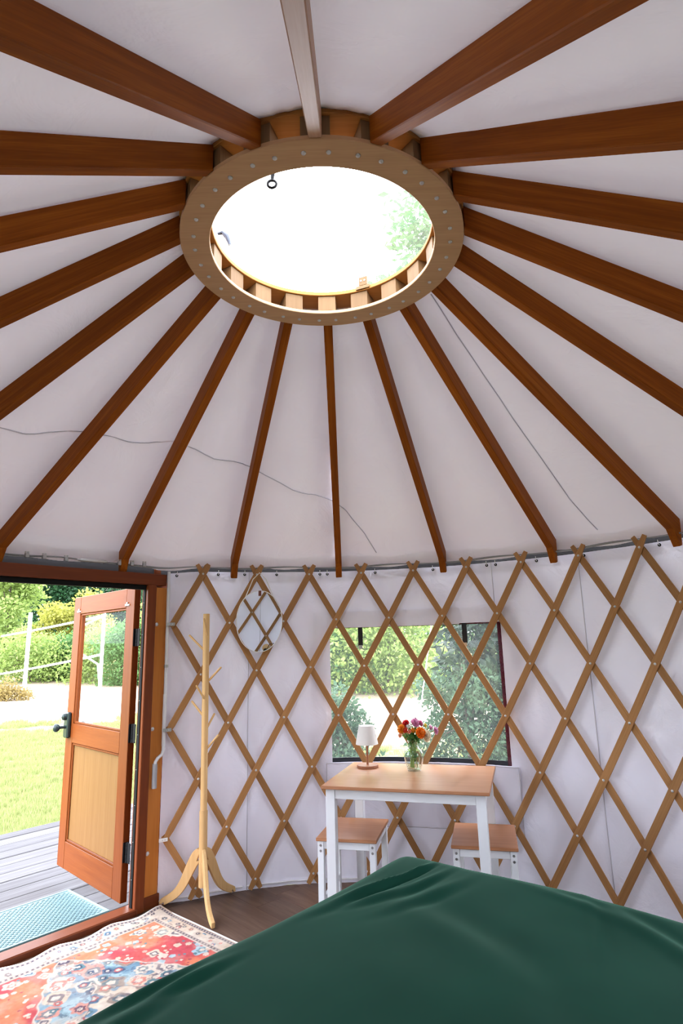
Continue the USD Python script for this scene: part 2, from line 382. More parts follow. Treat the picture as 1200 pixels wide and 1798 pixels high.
fl.part('subfloor', sub, FLOORGAP)
PW = .185
row = 0
y = ol.bounds[1]
prng = np.random.default_rng(3)
while y < ol.bounds[3]:
    x = ol.bounds[0] - prng.uniform(0, 1.2)
    while x < ol.bounds[2]:
        g = sg.box(x + .0008, y + .0008, x + 1.22 - .0008, y + PW - .0008).intersection(ol)
        if g.area > .002 and g.geom_type == 'Polygon':
            m = trimesh.creation.extrude_polygon(g.simplify(.002), .010, engine='earcut'); m.apply_translation([0, 0, -.010])
            v, f = vf(m)
            c0 = np.array([g.centroid.x, g.centroid.y, 0])
            path = fl.path + '/' + numbered(fl.path, 'plank')
            mm = usdkit.mesh(stage, path, (v - c0, f), FLOORW)
            mt = flM.copy(); mt[:3, 3] = flM[:3, :3] @ c0
            mm.AddTransformOp().Set(Gf.Matrix4d(*[float(k) for k in mt.T.ravel()]))
        x += 1.22
    y += PW

# ------------------------------------------------------------------ roof canvas
ce = T('ceiling', 'white canvas roof lining stretched over the rafters', 'ceiling', kind='structure')
def roof_pt(az, r):
    a = ((az - TH0 + 10) % 20) - 10
    bow = (1 - (a / 10) ** 2)                                    # between two rafters
    lift = .022 * bow * np.clip((r - .6) / 1.2, 0, 1)
    P = cyl(az, r, 0)
    w = meshkit.fbm(np.stack([az * .11, r * 1.3, r * 0], -1), 4, 5) - .5
    w2 = meshkit.fbm(np.stack([az * .5 + r * 2, r * 5, r * 0], -1), 3, 9) - .5
    z = roof_z(r) + lift + (w * .03 + w2 * .012) * bow
    return P, z, bow
def roof_fn(U, W):
    """U azimuth, W 0..1 along the slope; the last stretch turns down behind the lattice heads"""
    rw = wall_r(U) + .035
    s = np.clip(W / .93, 0, 1)
    r = .50 + (rw - .50) * s
    P, z, bow = roof_pt(U, r)
    dn = np.clip((W - .93) / .07, 0, 1)
    drop = roof_z(rw) - (2.012 - SLOPE * (wall_r(U) - 2.1) - .012 * bow)
    P = P.copy(); P[..., 2] = z - drop * dn
    return P
ws = np.concatenate([np.linspace(0, .93, 60), np.linspace(.93, 1, 9)[1:]])
ce.part('canvas', grid(roof_fn, np.arange(0, 360.01, 1.0), ws, flip=True), ROOFF, smooth=True)
def on_roof(az, r, off=-.004):
    P, z, _ = roof_pt(np.asarray(az, float), np.asarray(r, float)); P = P.copy(); P[..., 2] = z + off; return P
def seam_line(pts, rad=.0034):
    pts = np.array(pts); t = np.linspace(0, 1, len(pts)); tt = np.linspace(0, 1, len(pts) * 8)
    return sweep(on_roof(np.interp(tt, t, pts[:, 0]), np.interp(tt, t, pts[:, 1])), rad, 6)
ce.part('seam', seam_line([(51.2, .629), (49.3, .82), (48.4, 1.049), (47.8, 1.30), (47.7, 1.557), (47.4, 1.855), (47.9, 2.01), (48.3, 2.1)]), SEAM)
ce.part('seam', seam_line([(-80, 1.6), (-73.6, 1.545), (-67.9, 1.509), (-60.4, 1.434), (-54.8, 1.412), (-47, 1.391), (-40.1, 1.352), (-35.9, 1.368), (-28.8, 1.406), (-22, 1.424), (-15.7, 1.496), (-7.4, 1.601), (-.4, 1.67), (2.7, 1.764), (5.9, 1.929), (7.8, 2.1)]), SEAM)

# ------------------------------------------------------------------ wall canvas, in lengths between the seams
def top_z(az): return 1.997 - SLOPE * (wall_r(az) - 2.1)
def wall_fn(rad=.024, fold=1.0):
    def fn(U, W):
        z = W * top_z(U)
        n = meshkit.fbm(np.stack([U * .16, z * .55, z * 0], -1), 4, 3) - .5
        n2 = meshkit.fbm(np.stack([U * .45 + z * 1.5, z * 2.2, z * 0], -1), 3, 8) - .5
        a = ((U - PHI0 + 2.5) % 5) / 5
        sl = .5 + .5 * np.cos(2 * np.pi * ((U - TH0) % 20) / 20)
        pull = np.exp(-((z - top_z(U)) / .10) ** 2) * sl * .010
        r = wall_r(U) + rad + fold * (.022 * (n + .5) + .016 * (n2 + .5)) + pull
        return cyl(U, r, z)
    return fn
def wall_strip(us, vs, holes=()):
    us, vs = np.asarray(us), np.asarray(vs)
    v, f = grid(wall_fn(), us, vs)
    if len(holes):
        c_u = us; b = len(vs)
        keep = []
        uu = np.repeat(us, b); vv = np.tile(vs, len(us))
        zz = vv * top_z(uu)
        cu, cz = uu[f].mean(1), zz[f].mean(1)
        ok = np.ones(len(f), bool)
        for (a0, a1, z0, z1) in holes: ok &= ~((cu > a0) & (cu < a1) & (cz > z0) & (cz < z1))
        f = f[ok]
    return v, f
WIN = (-1.55, 29.75, .722, 1.606)
WIN2, WIN3 = (82., 112., .722, 1.56), (210., 238., .60, 1.50)
vs = np.linspace(0, 1, 70)
S1, S2, S3, S4 = -16.6, 44., 120., 200.
def binding(az, z0=0., z1=None, rad=.003, off=.030):
    z1 = z1 if z1 is not None else float(top_z(az))
    zs = np.linspace(z0, z1, 24); w = wall_fn()(np.full(24, az), zs / top_z(az)); w[:, :2] *= (1 - .004 / np.hypot(w[:, 0], w[:, 1]))[:, None]
    return sweep(w, rad, 6)
def hem_strip(a0, a1):
    us = np.arange(a0, a1 + .1, 1.5); w = wall_fn()(us, np.full(len(us), .012)); w[:, :2] *= (1 - .006 / np.hypot(w[:, 0], w[:, 1]))[:, None]
    return sweep(w, .006, 6)
def greyband(a0, a1):
    us = np.linspace(a0 - .6, a1 + .6, int(a1 - a0) + 4)
    return grid(lambda U, W: cyl(U, wall_r(U) + .060 + 0 * W, top_z(U) - .06 + .16 * W), us, np.array([0, 1.]))
def grommets(t, azs):
    for a in azs:
        z = float(top_z(a)) - .018
        w = wall_fn()(np.array([a]), np.array([z / float(top_z(a))]))[0]
        R = frame(a); o = w - R[:, 0] * .004
        Rr = np.column_stack([R[:, 1], R[:, 2], R[:, 0]])
        g = t.part('grommet', xf(lathe([(.004, .003), (.004, -.003), (.009, -.003), (.0095, 0), (.009, .003), (.004, .003)], 12), o, R=Rr), BLACKM, smooth=40)
        k = np.array([o + R[:, 2] * 0 - R[:, 0] * .004, o + R[:, 2] * .012 - R[:, 0] * .010, o + R[:, 2] * .028 - R[:, 0] * .012])
        t.part('tie', sweep(k, .0022, 6), CORD, sub=g)
wl = T('wall_left', 'lilac-white canvas wall between the door and the first seam', 'wall', kind='structure')
wl.part('canvas', wall_strip(np.linspace(-30.9, S1, 42), vs), WALLF, smooth=True)
wl.part('seam', binding(S1), SEAM); wl.part('hem', hem_strip(-30.8, S1), SEAMW); wl.part('mesh_band', greyband(-70, S1), GREYBAND)
grommets(wl, [-29.6, -22.2, -17.4])
wb = T('wall_back', 'lilac-white canvas wall with the clear window behind the table', 'wall', kind='structure')
ub = np.unique(np.round(np.concatenate([np.linspace(S1, S2, 153), [WIN[0], WIN[1]]]), 3))
vb = np.unique(np.concatenate([vs, [WIN[2] / 1.997, WIN[3] / 1.997]]))
wb.part('canvas', wall_strip(ub, vb, [WIN]), WALLF, smooth=True)
wb.part('hem', hem_strip(S1, S2), SEAMW); wb.part('mesh_band', greyband(S1, S2), GREYBAND)
wb.part('seam', binding(29.0, WIN[3] + .02), SEAM)
wb.part('seam', binding(-1.9, WIN[3] - .02, 1.70), SEAMW)
grommets(wb, [-11.4, -3.2, -1.8, 7.3, 18.2, 28.2, 29.8, 37.])
# the stitched flap under the window and the hem round the opening
def patch(a0, a1, z0, z1, off=.006, n=12):
    fn = wall_fn()
    def g(U, W):
        z = z0 + (z1 - z0) * W
        P = fn(U, z / top_z(U)); rr = np.hypot(P[..., 0], P[..., 1]); P = P.copy()
        P[..., :2] *= ((rr - off) / rr)[..., None]; return P
    us = np.linspace(a0, a1, n); A = grid(g, us, np.linspace(0, 1, n))
    return A
def edging(a0, a1, z0, z1, rad=.004, off=.004):
    fn = wall_fn()
    k = np.concatenate([[(a, z1) for a in np.linspace(a0, a1, 20)], [(a1, z) for z in np.linspace(z1, z0, 20)], [(a, z0) for a in np.linspace(a1, a0, 20)], [(a0, z) for z in np.linspace(z0, z1, 20)]])
    P = fn(k[:, 0], k[:, 1] / top_z(k[:, 0])); rr = np.hypot(P[:, 0], P[:, 1]); P[:, :2] *= ((rr - off) / rr)[:, None]
    return sweep(P, rad, 6)
fp = wb.part('flap', patch(-2.6, 31.0, .33, WIN[2] - .004, .010, 40), WALLF, smooth=True)
wb.part('flap_edge', edging(-2.6, 31.0, .33, WIN[2] - .004, .0035, .011), SEAM, sub=fp)
wb.part('valance', patch(WIN[0] - .5, 22.5, WIN[3] - .006, WIN[3] + .105, .008, 30), WALLF, smooth=True)
wr = T('wall_right', 'pale blue-lilac canvas wall beyond the bed foot', 'wall', kind='structure')
wr.part('canvas', wall_strip(np.unique(np.concatenate([np.linspace(S2, S3, 96), WIN2[:2]])), np.unique(np.concatenate([vs, [WIN2[2] / 1.997, WIN2[3] / 1.997]])), [WIN2]), WALLF, smooth=True)
wr.part('seam', binding(S2), SEAM); wr.part('hem', hem_strip(S2, S3), SEAMW); wr.part('mesh_band', greyband(S2, S3), GREYBAND)
grommets(wr, [45., 57., 65.])
we = T('wall_rear', 'canvas wall seen in the oval mirror', 'wall', kind='structure')
we.part('canvas', wall_strip(np.linspace(S3, S4, 51), vs), WALLF, smooth=True)
we.part('seam', binding(152.), SEAM); we.part('mesh_band', greyband(S3, S4), GREYBAND)
wd = T('wall_side', 'canvas wall on the far side of the doorway', 'wall', kind='structure')
wd.part('canvas', wall_strip(np.unique(np.concatenate([np.linspace(S4, 290.5, 58), WIN3[:2]])), vs, [WIN3]), WALLF, smooth=True); wd.part('mesh_band', greyband(S4, 290), GREYBAND)

# ------------------------------------------------------------------ windows
def shell(a0, a1, z0, z1, off, th, n=24):
    us = np.linspace(a0, a1, n)
    o = grid(lambda U, W: cyl(U, wall_r(U) + off, z0 + (z1 - z0) * W), us, np.array([0, 1.]))
    i = grid(lambda U, W: cyl(U, wall_r(U) + off + th, z0 + (z1 - z0) * W), us, np.array([0, 1.]), flip=True)
    e1 = grid(lambda U, W: cyl(U, wall_r(U) + off + th * W, z0 + 0 * W), us, np.array([0, 1.]))
    e2 = grid(lambda U, W: cyl(U, wall_r(U) + off + th * W, z1 + 0 * W), us, np.array([0, 1.]))
    return cat(o, i, e1, e2)
def window(name, label, a0, a1, z0, z1, straps):
    wn = T(name, label, 'window', kind='structure')
    us = np.linspace(a0 - 2.5, a1 + 3, 40)
    wn.part('pane', grid(lambda U, W: cyl(U, wall_r(U) + .062, z0 - .06 + (z1 - z0 + .12) * W), us, np.array([0, 1.])), VINYL, smooth=True)
    wn.part('cover_edge', shell(a0 - 3, a1 + 3.7, z1 - .008, z1 + .11, .064, .004), BURG, label='burgundy cover above the opening')
    wn.part('cover_edge', shell(a0 - 3, a1 + 3.7, z0 - .12, z0 - .010, .064, .004), BURG)
    wn.part('cover_edge', shell(a0 - 4, a0 - .75, z0 - .12, z1 + .11, .066, .004), BURG)
    wn.part('cover_edge', shell(a1 - .8, a1 + 3.7, z0 - .12, z1 + .11, .066, .004), BURG, label='burgundy cover beside the opening')
    wn.part('bottom_seal', shell(a0 - 1, a1 - .75, z0 - .022, z0 + .026, .050, .008), HEM, label='black padded strip along the sill')
    for a in straps:
        st = wn.part('strap', shell(a, a + .85, z1 - .131, z1 + .034, .052, .004, 3), BLACKF, label='black webbing strap')
        wn.part('buckle', shell(a + .1, a + .75, z1 - .154, z1 - .128, .050, .006, 3), STEELD, sub=st)
window('window_1', 'clear hazy vinyl window behind the table', *WIN, (3.7, 22.8))
window('window_2', 'clear vinyl window in the wall beyond the bed, beside the camera', *WIN2, ())
window('window_3', 'clear vinyl window in the wall behind the camera', *WIN3, ())

# ------------------------------------------------------------------ rafters
RLABEL = {0: 'rust-brown rafter meeting the wall just above the window near the mirror',
  1: 'rust-brown rafter meeting the wall above the middle of the window', 2: 'rust-brown rafter meeting the wall just past the window, away from the door',
  3: 'rust-brown rafter whose wall end shows highest, farthest from the door', -1: 'rust-brown rafter meeting the wall beside the oval mirror',
  -2: 'rust-brown rafter ending over the hinge side of the door frame', -3: 'rust-brown rafter ending over the open doorway',
  9: 'pale pinkish rafter over the camera, lighter than all the others', 8: 'thick dark rafter beside the pale one, on the window side',
  -8: 'thick dark rafter beside the pale one, on the door side', 7: 'broad rafter second from the pale one, on the window side', 6: 'rafter third from the pale one, on the window side',
  5: 'rafter fourth from the pale one, on the window side', 4: 'rafter fifth from the pale one, on the window side', -7: 'broad rafter second from the pale one, on the door side',
  -6: 'rafter third from the pale one, on the door side', -5: 'rafter fourth from the pale one, on the door side', -4: 'rafter fifth from the pale one, on the door side'}
for k in range(-8, 10):
    az = TH0 + 20 * k
    R = float(wall_r(az)); zb = lambda r: 3.016 - SLOPE * (r - RING_OUT)
    H = .106; r0 = RING_OUT + .001; rk = R - .055; rt = R - .012
    prof = [(r0, zb(r0)), (rk, zb(rk)), (rt, zb(rk) - .092), (rt + .02, zb(rk) - .086), (R + .02, zb(R + .02) + H), (r0, zb(r0) + H - .004)]
    # local frame: x along the slope so that the grain follows the beam
    sl = math.atan(SLOPE); o = cyl(az, r0, zb(r0)); F3 = frame(az)
    ex = F3[:, 0] * math.cos(sl) - F3[:, 2] * math.sin(sl); ey = F3[:, 1]; ez = np.cross(ex, ey)
    m4 = np.eye(4); m4[:3, 0], m4[:3, 1], m4[:3, 2], m4[:3, 3] = ex, ey, ez, o
    p2 = [((r - r0) * math.cos(sl) - (z - zb(r0)) * math.sin(sl), (r - r0) * math.sin(sl) + (z - zb(r0)) * math.cos(sl)) for r, z in prof]
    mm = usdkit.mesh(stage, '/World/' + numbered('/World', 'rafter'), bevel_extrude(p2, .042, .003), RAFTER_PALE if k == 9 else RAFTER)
    mm.AddTransformOp().Set(Gf.Matrix4d(*[float(v) for v in m4.T.ravel()]))
    tagp(mm.GetPrim(), RLABEL[k], 'rafter', 'roof rafters', None)

# ------------------------------------------------------------------ compression ring with its skylight
rg = T('compression_ring', 'round plywood ring at the roof peak holding all the rafters', 'roof ring', (0, 0, RING_Z))
rg.part('lower_ring', annulus(RING_IN, RING_OUT, RING_Z, RING_Z + .0165), PLY, smooth=30)
rg.part('upper_ring', annulus(RING_IN - .004, RING_OUT + .004, RING_Z + .092, RING_Z + .110), UPLY, smooth=30)
for k in range(18):
    az = TH0 + 20 * k; F3 = frame(az)
    w0, w1 = .0405, .0465
    pts = [(RING_IN + .003, -w0), (RING_OUT - .006, -w1), (RING_OUT - .006, w1), (RING_IN + .003, w0)]
    v, f = bevel_extrude([(p[0], p[1]) for p in pts], .0755, .002)
    v = np.column_stack([v[:, 0], v[:, 2], v[:, 1]])
    v[:, 2] += .0165 + .0755 / 2
    rg.part('block', xf((v, f[:, ::-1]), (0, 0, RING_Z), R=F3), BLOCKW)
    for sd in (-1, 1):
        a = az + sd * 4.573; c = cyl(a, .5015, RING_Z)
        rg.part('bolt', lathe([(.0002, -.0055), (.004, -.005), (.0075, -.003), (.0085, 0), (.0085, .001)], 12, c), STEEL, smooth=60)
sk = T('skylight_dome', 'clear domed skylight over the roof ring with its hook and latch', 'skylight', (0, 0, 3.122))
dome = [(.58, 3.128)] + [(.57 * math.cos(t), 3.15 + .14 * math.sin(t)) for t in np.linspace(0, math.pi / 2 - .001, 16)]
sk.part('dome', lathe(dome, 72), ACRYL, smooth=True)
CURB = plain('blue_grey_curb', (.30, .32, .38), .4)
sk.part('curb', annulus(.555, .60, 3.120, 3.150, 96), CURB, smooth=30)
h0 = np.array([-.162, -.302, 3.142]); h1 = np.array([-.166, -.318, 3.064])
hk = sk.part('opener_hook', sweep([[-.158, -.425, 3.132], [-.160, -.36, 3.128], [-.162, -.318, 3.110], [-.165, -.316, 3.075]], [.006, .0065, .008, .004], 8), BLACKM, smooth=40, label='dark opener hook with a ring end')
tr_ = trimesh.creation.torus(.0150, .0042, 20, 8); v, f = vf(tr_); v = v @ np.array([[1, 0, 0], [0, 0, 1], [0, -1, 0]])
sk.part('ring', (v + np.array([-.165, -.321, 3.058]), f), BLACKM, smooth=True, sub=hk)
lt = sk.part('latch', sweep([[-.425, .012, 3.124], [-.405, .010, 3.128], [-.385, .008, 3.105], [-.376, .004, 3.080], [-.372, -.001, 3.062]], [.005, .008, .011, .008, .005], 8), LATCHM, smooth=40)
sk.part('latch_pin', sweep([[-.372, -.001, 3.062], [-.365, -.012, 3.052], [-.372, -.02, 3.048]], .003, 6), STEELD, sub=lt)
br = sk.part('hinge_block', xf(box(-.020, .020, -.008, .008, -.024, .020, .002), (.178, .405, 3.152), R=frame(23.7) @ np.array([[0, 1, 0], [-1, 0, 0], [0, 0, 1.]])), BLOCKW, label='small wooden hinge block')
F3 = frame(23.7)
sk.part('hinge_plate', xf(box(-.004, .004, -.034, .034, 0, .016, .001), cyl(23.7, RING_IN - .008, 3.108), R=F3), BLOCKW, sub=br)
for q in (-.009, .009):
    sk.part('screw', xf(lathe([(.0003, -.003), (.004, -.002), (.005, 0)], 8), np.array([.178, .405, 3.152]) - F3[:, 0] * .008 + F3[:, 1] * q, R=np.column_stack([F3[:, 1], F3[:, 2], F3[:, 0]])), STEEL, sub=br)

# ------------------------------------------------------------------ lattice
lat = T('lattice', 'wooden diamond lattice of crossed laths lining the round wall', 'lattice')
def lath_mesh(a0, z0, a1, z1, w, r_off, th, ext0, ext1):
    """a bent lath from (a0,z0) at the bottom to (a1,z1) at the top; returns vertices, faces, uv"""
    n = 26
    R = wall_r((a0 + a1) / 2)
    L = math.hypot((a1 - a0) * D * R, z1 - z0)
    t = np.linspace(-ext0 / L, 1 + ext1 / L, n)
    zr = np.interp
    az = a0 + (a1 - a0) * t; z = z0 + (z1 - z0) * t
    r = wall_r(az) + r_off
    C0 = cyl(az, r, z)
    tg = np.gradient(C0, axis=0); tg /= np.linalg.norm(tg, axis=1, keepdims=True)
    o = cyl(az, 1, 0); o /= np.linalg.norm(o, axis=1, keepdims=True)
    b = np.cross(o, tg); b /= np.linalg.norm(b, axis=1, keepdims=True)
    c = .0018
    sec = [(-w / 2 + c, -th / 2), (w / 2 - c, -th / 2), (w / 2, -th / 2 + c), (w / 2, th / 2 - c), (w / 2 - c, th / 2), (-w / 2 + c, th / 2), (-w / 2, th / 2 - c), (-w / 2, -th / 2 + c)]
    k = len(sec)
    taper = np.ones(n); taper[0] = taper[-1] = .62
    t2 = t.copy(); t2[0] += .012 / L * 0
    V = np.vstack([C0 + b * (p * taper)[:, None] + o * q for p, q in [(np.full(n, s0), s1) for s0, s1 in sec]]).reshape(k, n, 3).transpose(1, 0, 2).reshape(-1, 3)
    uv = np.array([[t_ * L, s0 + s1] for t_ in t for s0, s1 in sec])
    F = []
    for i in range(n - 1):
        for j in range(k):
            q = (j + 1) % k
            F += [[i * k + j, (i + 1) * k + q, (i + 1) * k + j], [i * k + j, i * k + q, (i + 1) * k + q]]
    for e, rev in ((0, False), (n - 1, True)):
        for j in range(1, k - 1):
            tri = [e * k, e * k + j, e * k + j + 1]; F.append(tri if not rev else tri[::-1])
    F = np.array(F)
    m = trimesh.Trimesh(V, F, process=False)
    if m.volume < 0: F = F[:, ::-1]
    return V, F, uv
A0, A1 = PHI0 - 5.0, PHI0 - 5.0 + 320
def row_z(r, az=0): return ROWZ[r - 1]
TH = .0095
def add_lath(i, slash):
    """i: column of the foot (row 7) at azimuth PHI0+10 i"""
    rows = []
    for r in range(7, 0, -1):
        az = PHI0 + 10 * i + (7 - r) * 5 * (1 if slash else -1)
        if A0 - .01 <= az <= A1 + .01: rows.append((r, az))
    if len(rows) < 2: return
    (ra, aa), (rb, ab) = rows[0], rows[-1]
    drop = SLOPE * (float(wall_r(ab)) - 2.1) if rb == 1 else 0
    za, zb_ = row_z(ra), row_z(rb)
    e0 = .066 if ra == 7 else .02
    e1 = .075 if rb == 1 else .02
    V, F, uv = lath_mesh(aa, za, ab, zb_ , .042 if slash else .040, -.0055 if slash else .0055, TH, e0, e1)
    V[:, 2] = np.maximum(V[:, 2], .003)
    p = lat.part('lath', (V, F), LATH, uv=uv)
    if slash:
        for r, az in rows:
            a = az % 360
            if 110 < a < 290 and not (140 < a < 165): continue
            if a > 95 and a < 290: pass
            R3 = frame(az); c = cyl(az, float(wall_r(az)) - .0102, row_z(r) + (za + (zb_ - za) * (ra - r) / max(ra - rb, 1) - row_z(r)))
            Rr = np.column_stack([R3[:, 1], R3[:, 2], R3[:, 0]])
            lat.part('bolt', xf(lathe([(.0002, -.0045), (.004, -.004), (.0068, -.002), (.0078, 0), (.0078, .001)], 10), c, R=Rr), STEEL, smooth=60, sub=p)
for i in range(-4, 38):
    add_lath(i, False)
for i in range(-4, 38):
    add_lath(i, True)
for r in (2, 4, 6):
    R3 = frame(A0); c = cyl(A0, float(wall_r(A0)) - .018, ROWZ[r - 1])
    b_ = lat.part('bracket', xf(box(-.003, .003, -.01, .042, -.010, .010, .001), c, R=R3), CLIP if r == 6 else STEELD, label='white clip at the door edge' if r == 6 else None)
    for q in (.006, .022):
        lat.part('screw', xf(lathe([(.0003, -.003), (.003, -.002), (.004, 0)], 8), c + R3[:, 1] * q - R3[:, 0] * .003, R=np.column_stack([R3[:, 1], R3[:, 2], R3[:, 0]])), STEEL, sub=b_)

# tension cable along the lattice heads
cb = T('tension_cable', 'grey steel tension cable running along the lattice tops and over the door', 'cable')
def cable_pt(az):
    k = ((az - TH0) % 20) / 20; dip = .012 * (np.cos(2 * np.pi * k) * .5 + .5)
    z = 2.028 - dip - SLOPE * (wall_r(az) - 2.1)
    r = wall_r(az) - .001 + .008 * np.cos(2 * np.pi * ((az - PHI0) % 10) / 10)
    return cyl(az, r, z)
az = np.arange(-69, 291, .8)
cb.part('cable', sweep(cable_pt(az), .0045, 6), CABLE, smooth=True)
cb.part('cable', sweep(cable_pt(az) + np.array([0, 0, -.008]) * (.5 + .5 * np.sin(az * .3))[:, None], .003, 6), CABLE, smooth=True)
tb0 = [cyl(a, float(wall_r(a)) - .03, 2.02) for a in (-47.5, -42.5)]
tb = cb.part('turnbuckle', sweep([tb0[0], tb0[0] * .85 + tb0[1] * .15, tb0[0] * .5 + tb0[1] * .5, tb0[0] * .15 + tb0[1] * .85, tb0[1]], [.004, .013, .014, .013, .004], 10), STEEL, smooth=40, label='bright steel turnbuckle')
for a in (-55.5, -52.8, -49.3, -40.4, -38.2, -36.0):
    R3 = frame(a); c = cyl(a, float(wall_r(a)) - .028, 2.016)
    cl = cb.part('cable_clamp', xf(box(-.008, .008, -.011, .011, -.012, .012, .002), c, R=R3), STEELD)
    for q in (-1, 1): cb.part('nut', xf(lathe([(.0003, .012), (.006, .012), (.006, 0), (.0003, 0)], 6), c + R3[:, 1] * .007 * q + np.array([0, 0, .010])), STEEL, sub=cl)

# ------------------------------------------------------------------ door frame (door space: x = s along the wall, y = d outwards)
fr = T('trim_1', 'dark red-brown timber door frame with black weather seal', 'door frame', kind='structure', M4=DOORM, local=True)
SR, SL, HB = .532, -.50, 1.895
fr.part('header', box(SL - .15, .668, 2.035, 2.102, HB, 1.968, .004), FRAMEH)
fr.part('header_seal', box(SL, SR, 2.056, 2.088, HB - .030, HB + .001, .002), BLACKR)
for sd in (1, -1):
    e = SR if sd > 0 else SL
    x0, x1 = sorted((e, e + sd * .062))
    jb = fr.part('jamb', box(x0, x1, 2.032, 2.101, .0, HB, .004), FRAMEW)
    x0, x1 = sorted((e - sd * .005, e + sd * .001))
    sl_ = fr.part('seal', box(x0, x1, 2.058, 2.085, .034, HB - .02, .002), BLACKR, sub=jb)
    x0, x1 = sorted((e + sd * .064, e + sd * .160))
    pl = fr.part('side_panel', box(x0, x1, 2.056, 2.085, .065, HB - .012, .002), PANELW, label='orange side panel')
    for z in (.30, 1.005, 1.645):
        fr.part('bolt', xf(lathe([(.0002, -.008), (.006, -.007), (.011, -.003), (.013, 0)], 10), (e + sd * .085, 2.056, z), R=np.array([[1, 0, 0], [0, 0, 1], [0, -1, 0.]])), STEEL, smooth=50, sub=pl)
    fr.part('plinth', box(x0 - .001, x1 + .01, 2.045, 2.10, 0, .068, .003), FRAMEH)
for i, z in enumerate(np.linspace(.18, 1.78, 9)):
    fr.part('seal_screw', box(SR - .0065, SR - .0045, 2.070, 2.0735, z, z + .0035, .0003), STEEL)
fr.part('threshold', box(SL - .02, SR + .02, 2.028, 2.130, -.05, .034, .006), FRAMEH)
for sd in (1, -1):
    x0, x1 = sorted(((SR if sd > 0 else SL) + sd * .075, (SR if sd > 0 else SL) + sd * .30))
    fr.part('stud', box(x0, x1, 2.088, 2.112, -.05, 2.02, .002), FRAMEW)

# ------------------------------------------------------------------ door leaf
hinge = door_pt(2.147, .506, .0)
free = door_pt(3.120, .578, .0)
ux = (free - hinge); W = float(np.linalg.norm(ux)); ux /= W
W = .974
uy = np.cross(np.array([0, 0, 1.]), ux)                  # towards the opening
if uy @ TDOOR > 0: uy = -uy
DM = np.eye(4); DM[:3, 0], DM[:3, 1], DM[:3, 3] = ux, -uy, hinge
DM[:3, 2] = np.cross(DM[:3, 0], DM[:3, 1])
sgn = 1.0
if DM[2, 2] < 0: DM[:3, 1] = uy; DM[:3, 2] = np.cross(DM[:3, 0], DM[:3, 1]); sgn = -1.0
dr = T('door_1', 'open varnished timber door with a glass upper half and panelled lower half', 'door', kind='structure', M4=DM, local=True)
# leaf: x from hinge to free edge; the visible face is at y=0, thickness goes away from the opening
yf = lambda a, b: tuple(sorted((a * sgn, b * sgn)))
TK = .042
ZB, ZT = .044, 1.884
st_w, tr_h = .115, .125
mid0, mid1 = .855, .985
bot1 = .215
def lbox(x0, x1, z0, z1, y0=0., y1=TK, c=.003):
    a, b = yf(y0, y1); return box(x0, x1, a, b, z0, z1, c)
dr.part('stile', lbox(0, st_w, ZB, ZT), DOORW); dr.part('stile', lbox(W - st_w, W, ZB, ZT), DOORW)
dr.part('rail', lbox(st_w, W - st_w, ZT - tr_h, ZT, .0006), DOORH); dr.part('rail', lbox(st_w, W - st_w, mid0, mid1, .0006), DOORH); dr.part('rail', lbox(st_w, W - st_w, ZB, bot1, .0006), DOORH)
dr.part('glass', lbox(st_w - .005, W - st_w + .005, mid1 - .005, ZT - tr_h + .005, .022, .026, .0005), DGLASS)
dr.part('panel', lbox(st_w - .008, W - st_w + .008, bot1 - .008, mid0 + .008, .016, .036), DPANEL, label='honey-coloured lower panel')
for (z0, z1) in ((mid1, ZT - tr_h), (bot1, mid0)):
    for bx in ((st_w, st_w + .016, z0, z1), (W - st_w - .016, W - st_w, z0, z1), (st_w, W - st_w, z0, z0 + .016), (st_w, W - st_w, z1 - .016, z1)):
        dr.part('bead', lbox(*bx, .006, .017, .004), DOORW)
for z in (.315, .985, 1.565):
    h = dr.part('hinge', lbox(-.002, .003, z - .055, z + .055, .002, .040, .001), BLACKM, label='black butt hinge')
    dr.part('plate', lbox(-.050, -.012, z - .055, z + .055, .020, .024, .001), BLACKM, sub=h)
    for k in range(5):
        zz = z - .055 + k * .022
        dr.part('knuckle', xf(lathe([(.0003, 0), (.008, 0), (.0085, .001), (.0085, .020), (.008, .021), (.0003, .021)], 10), (-.010, .022 * sgn, zz)), BLACKM, sub=h, smooth=40)
lx, lz = W - .055, .985
lp = dr.part('lock_case', lbox(lx - .035, lx + .035, lz - .10, lz + .075, -.030, 0, .008), LOCKM, label='black rim lock')
Rk = np.array([[1, 0, 0], [0, 0, -1 * sgn], [0, 1 * sgn, 0.]])
dr.part('knob', xf(lathe([(.0003, 0), (.012, 0), (.010, .012), (.010, .040), (.020, .046), (.028, .058), (.028, .070), (.020, .080), (.0003, .083)], 20), (lx, -.028 * sgn, lz - .025), R=Rk), LOCKM, smooth=50, sub=lp)
dr.part('thumb_turn', xf(lathe([(.0003, 0), (.022, 0), (.024, .006), (.022, .022), (.012, .028), (.0003, .030)], 18), (lx, -.028 * sgn, lz + .045), R=Rk), LOCKM, smooth=50, sub=lp)
for x in (st_w - .02, W - st_w + .02):
    c_ = dr.part('clip', lbox(x - .03, x + .03, ZT - tr_h + .012, ZT - tr_h + .024, -.006, 0, .001), CLIP, label='small white clip')
    dr.part('screw', lbox(x - .006, x + .006, ZT - tr_h + .026, ZT - tr_h + .036, -.008, 0, .001), STEEL, sub=c_)
# outside knob on the far face
dr.part('outer_knob', xf(lathe([(.0003, 0), (.012, 0), (.010, .030), (.026, .046), (.026, .060), (.0003, .068)], 16), (lx, TK * sgn, lz - .025), R=np.array([[1, 0, 0], [0, 0, 1 * sgn], [0, -1 * sgn, 0.]])), LOCKM, smooth=50)

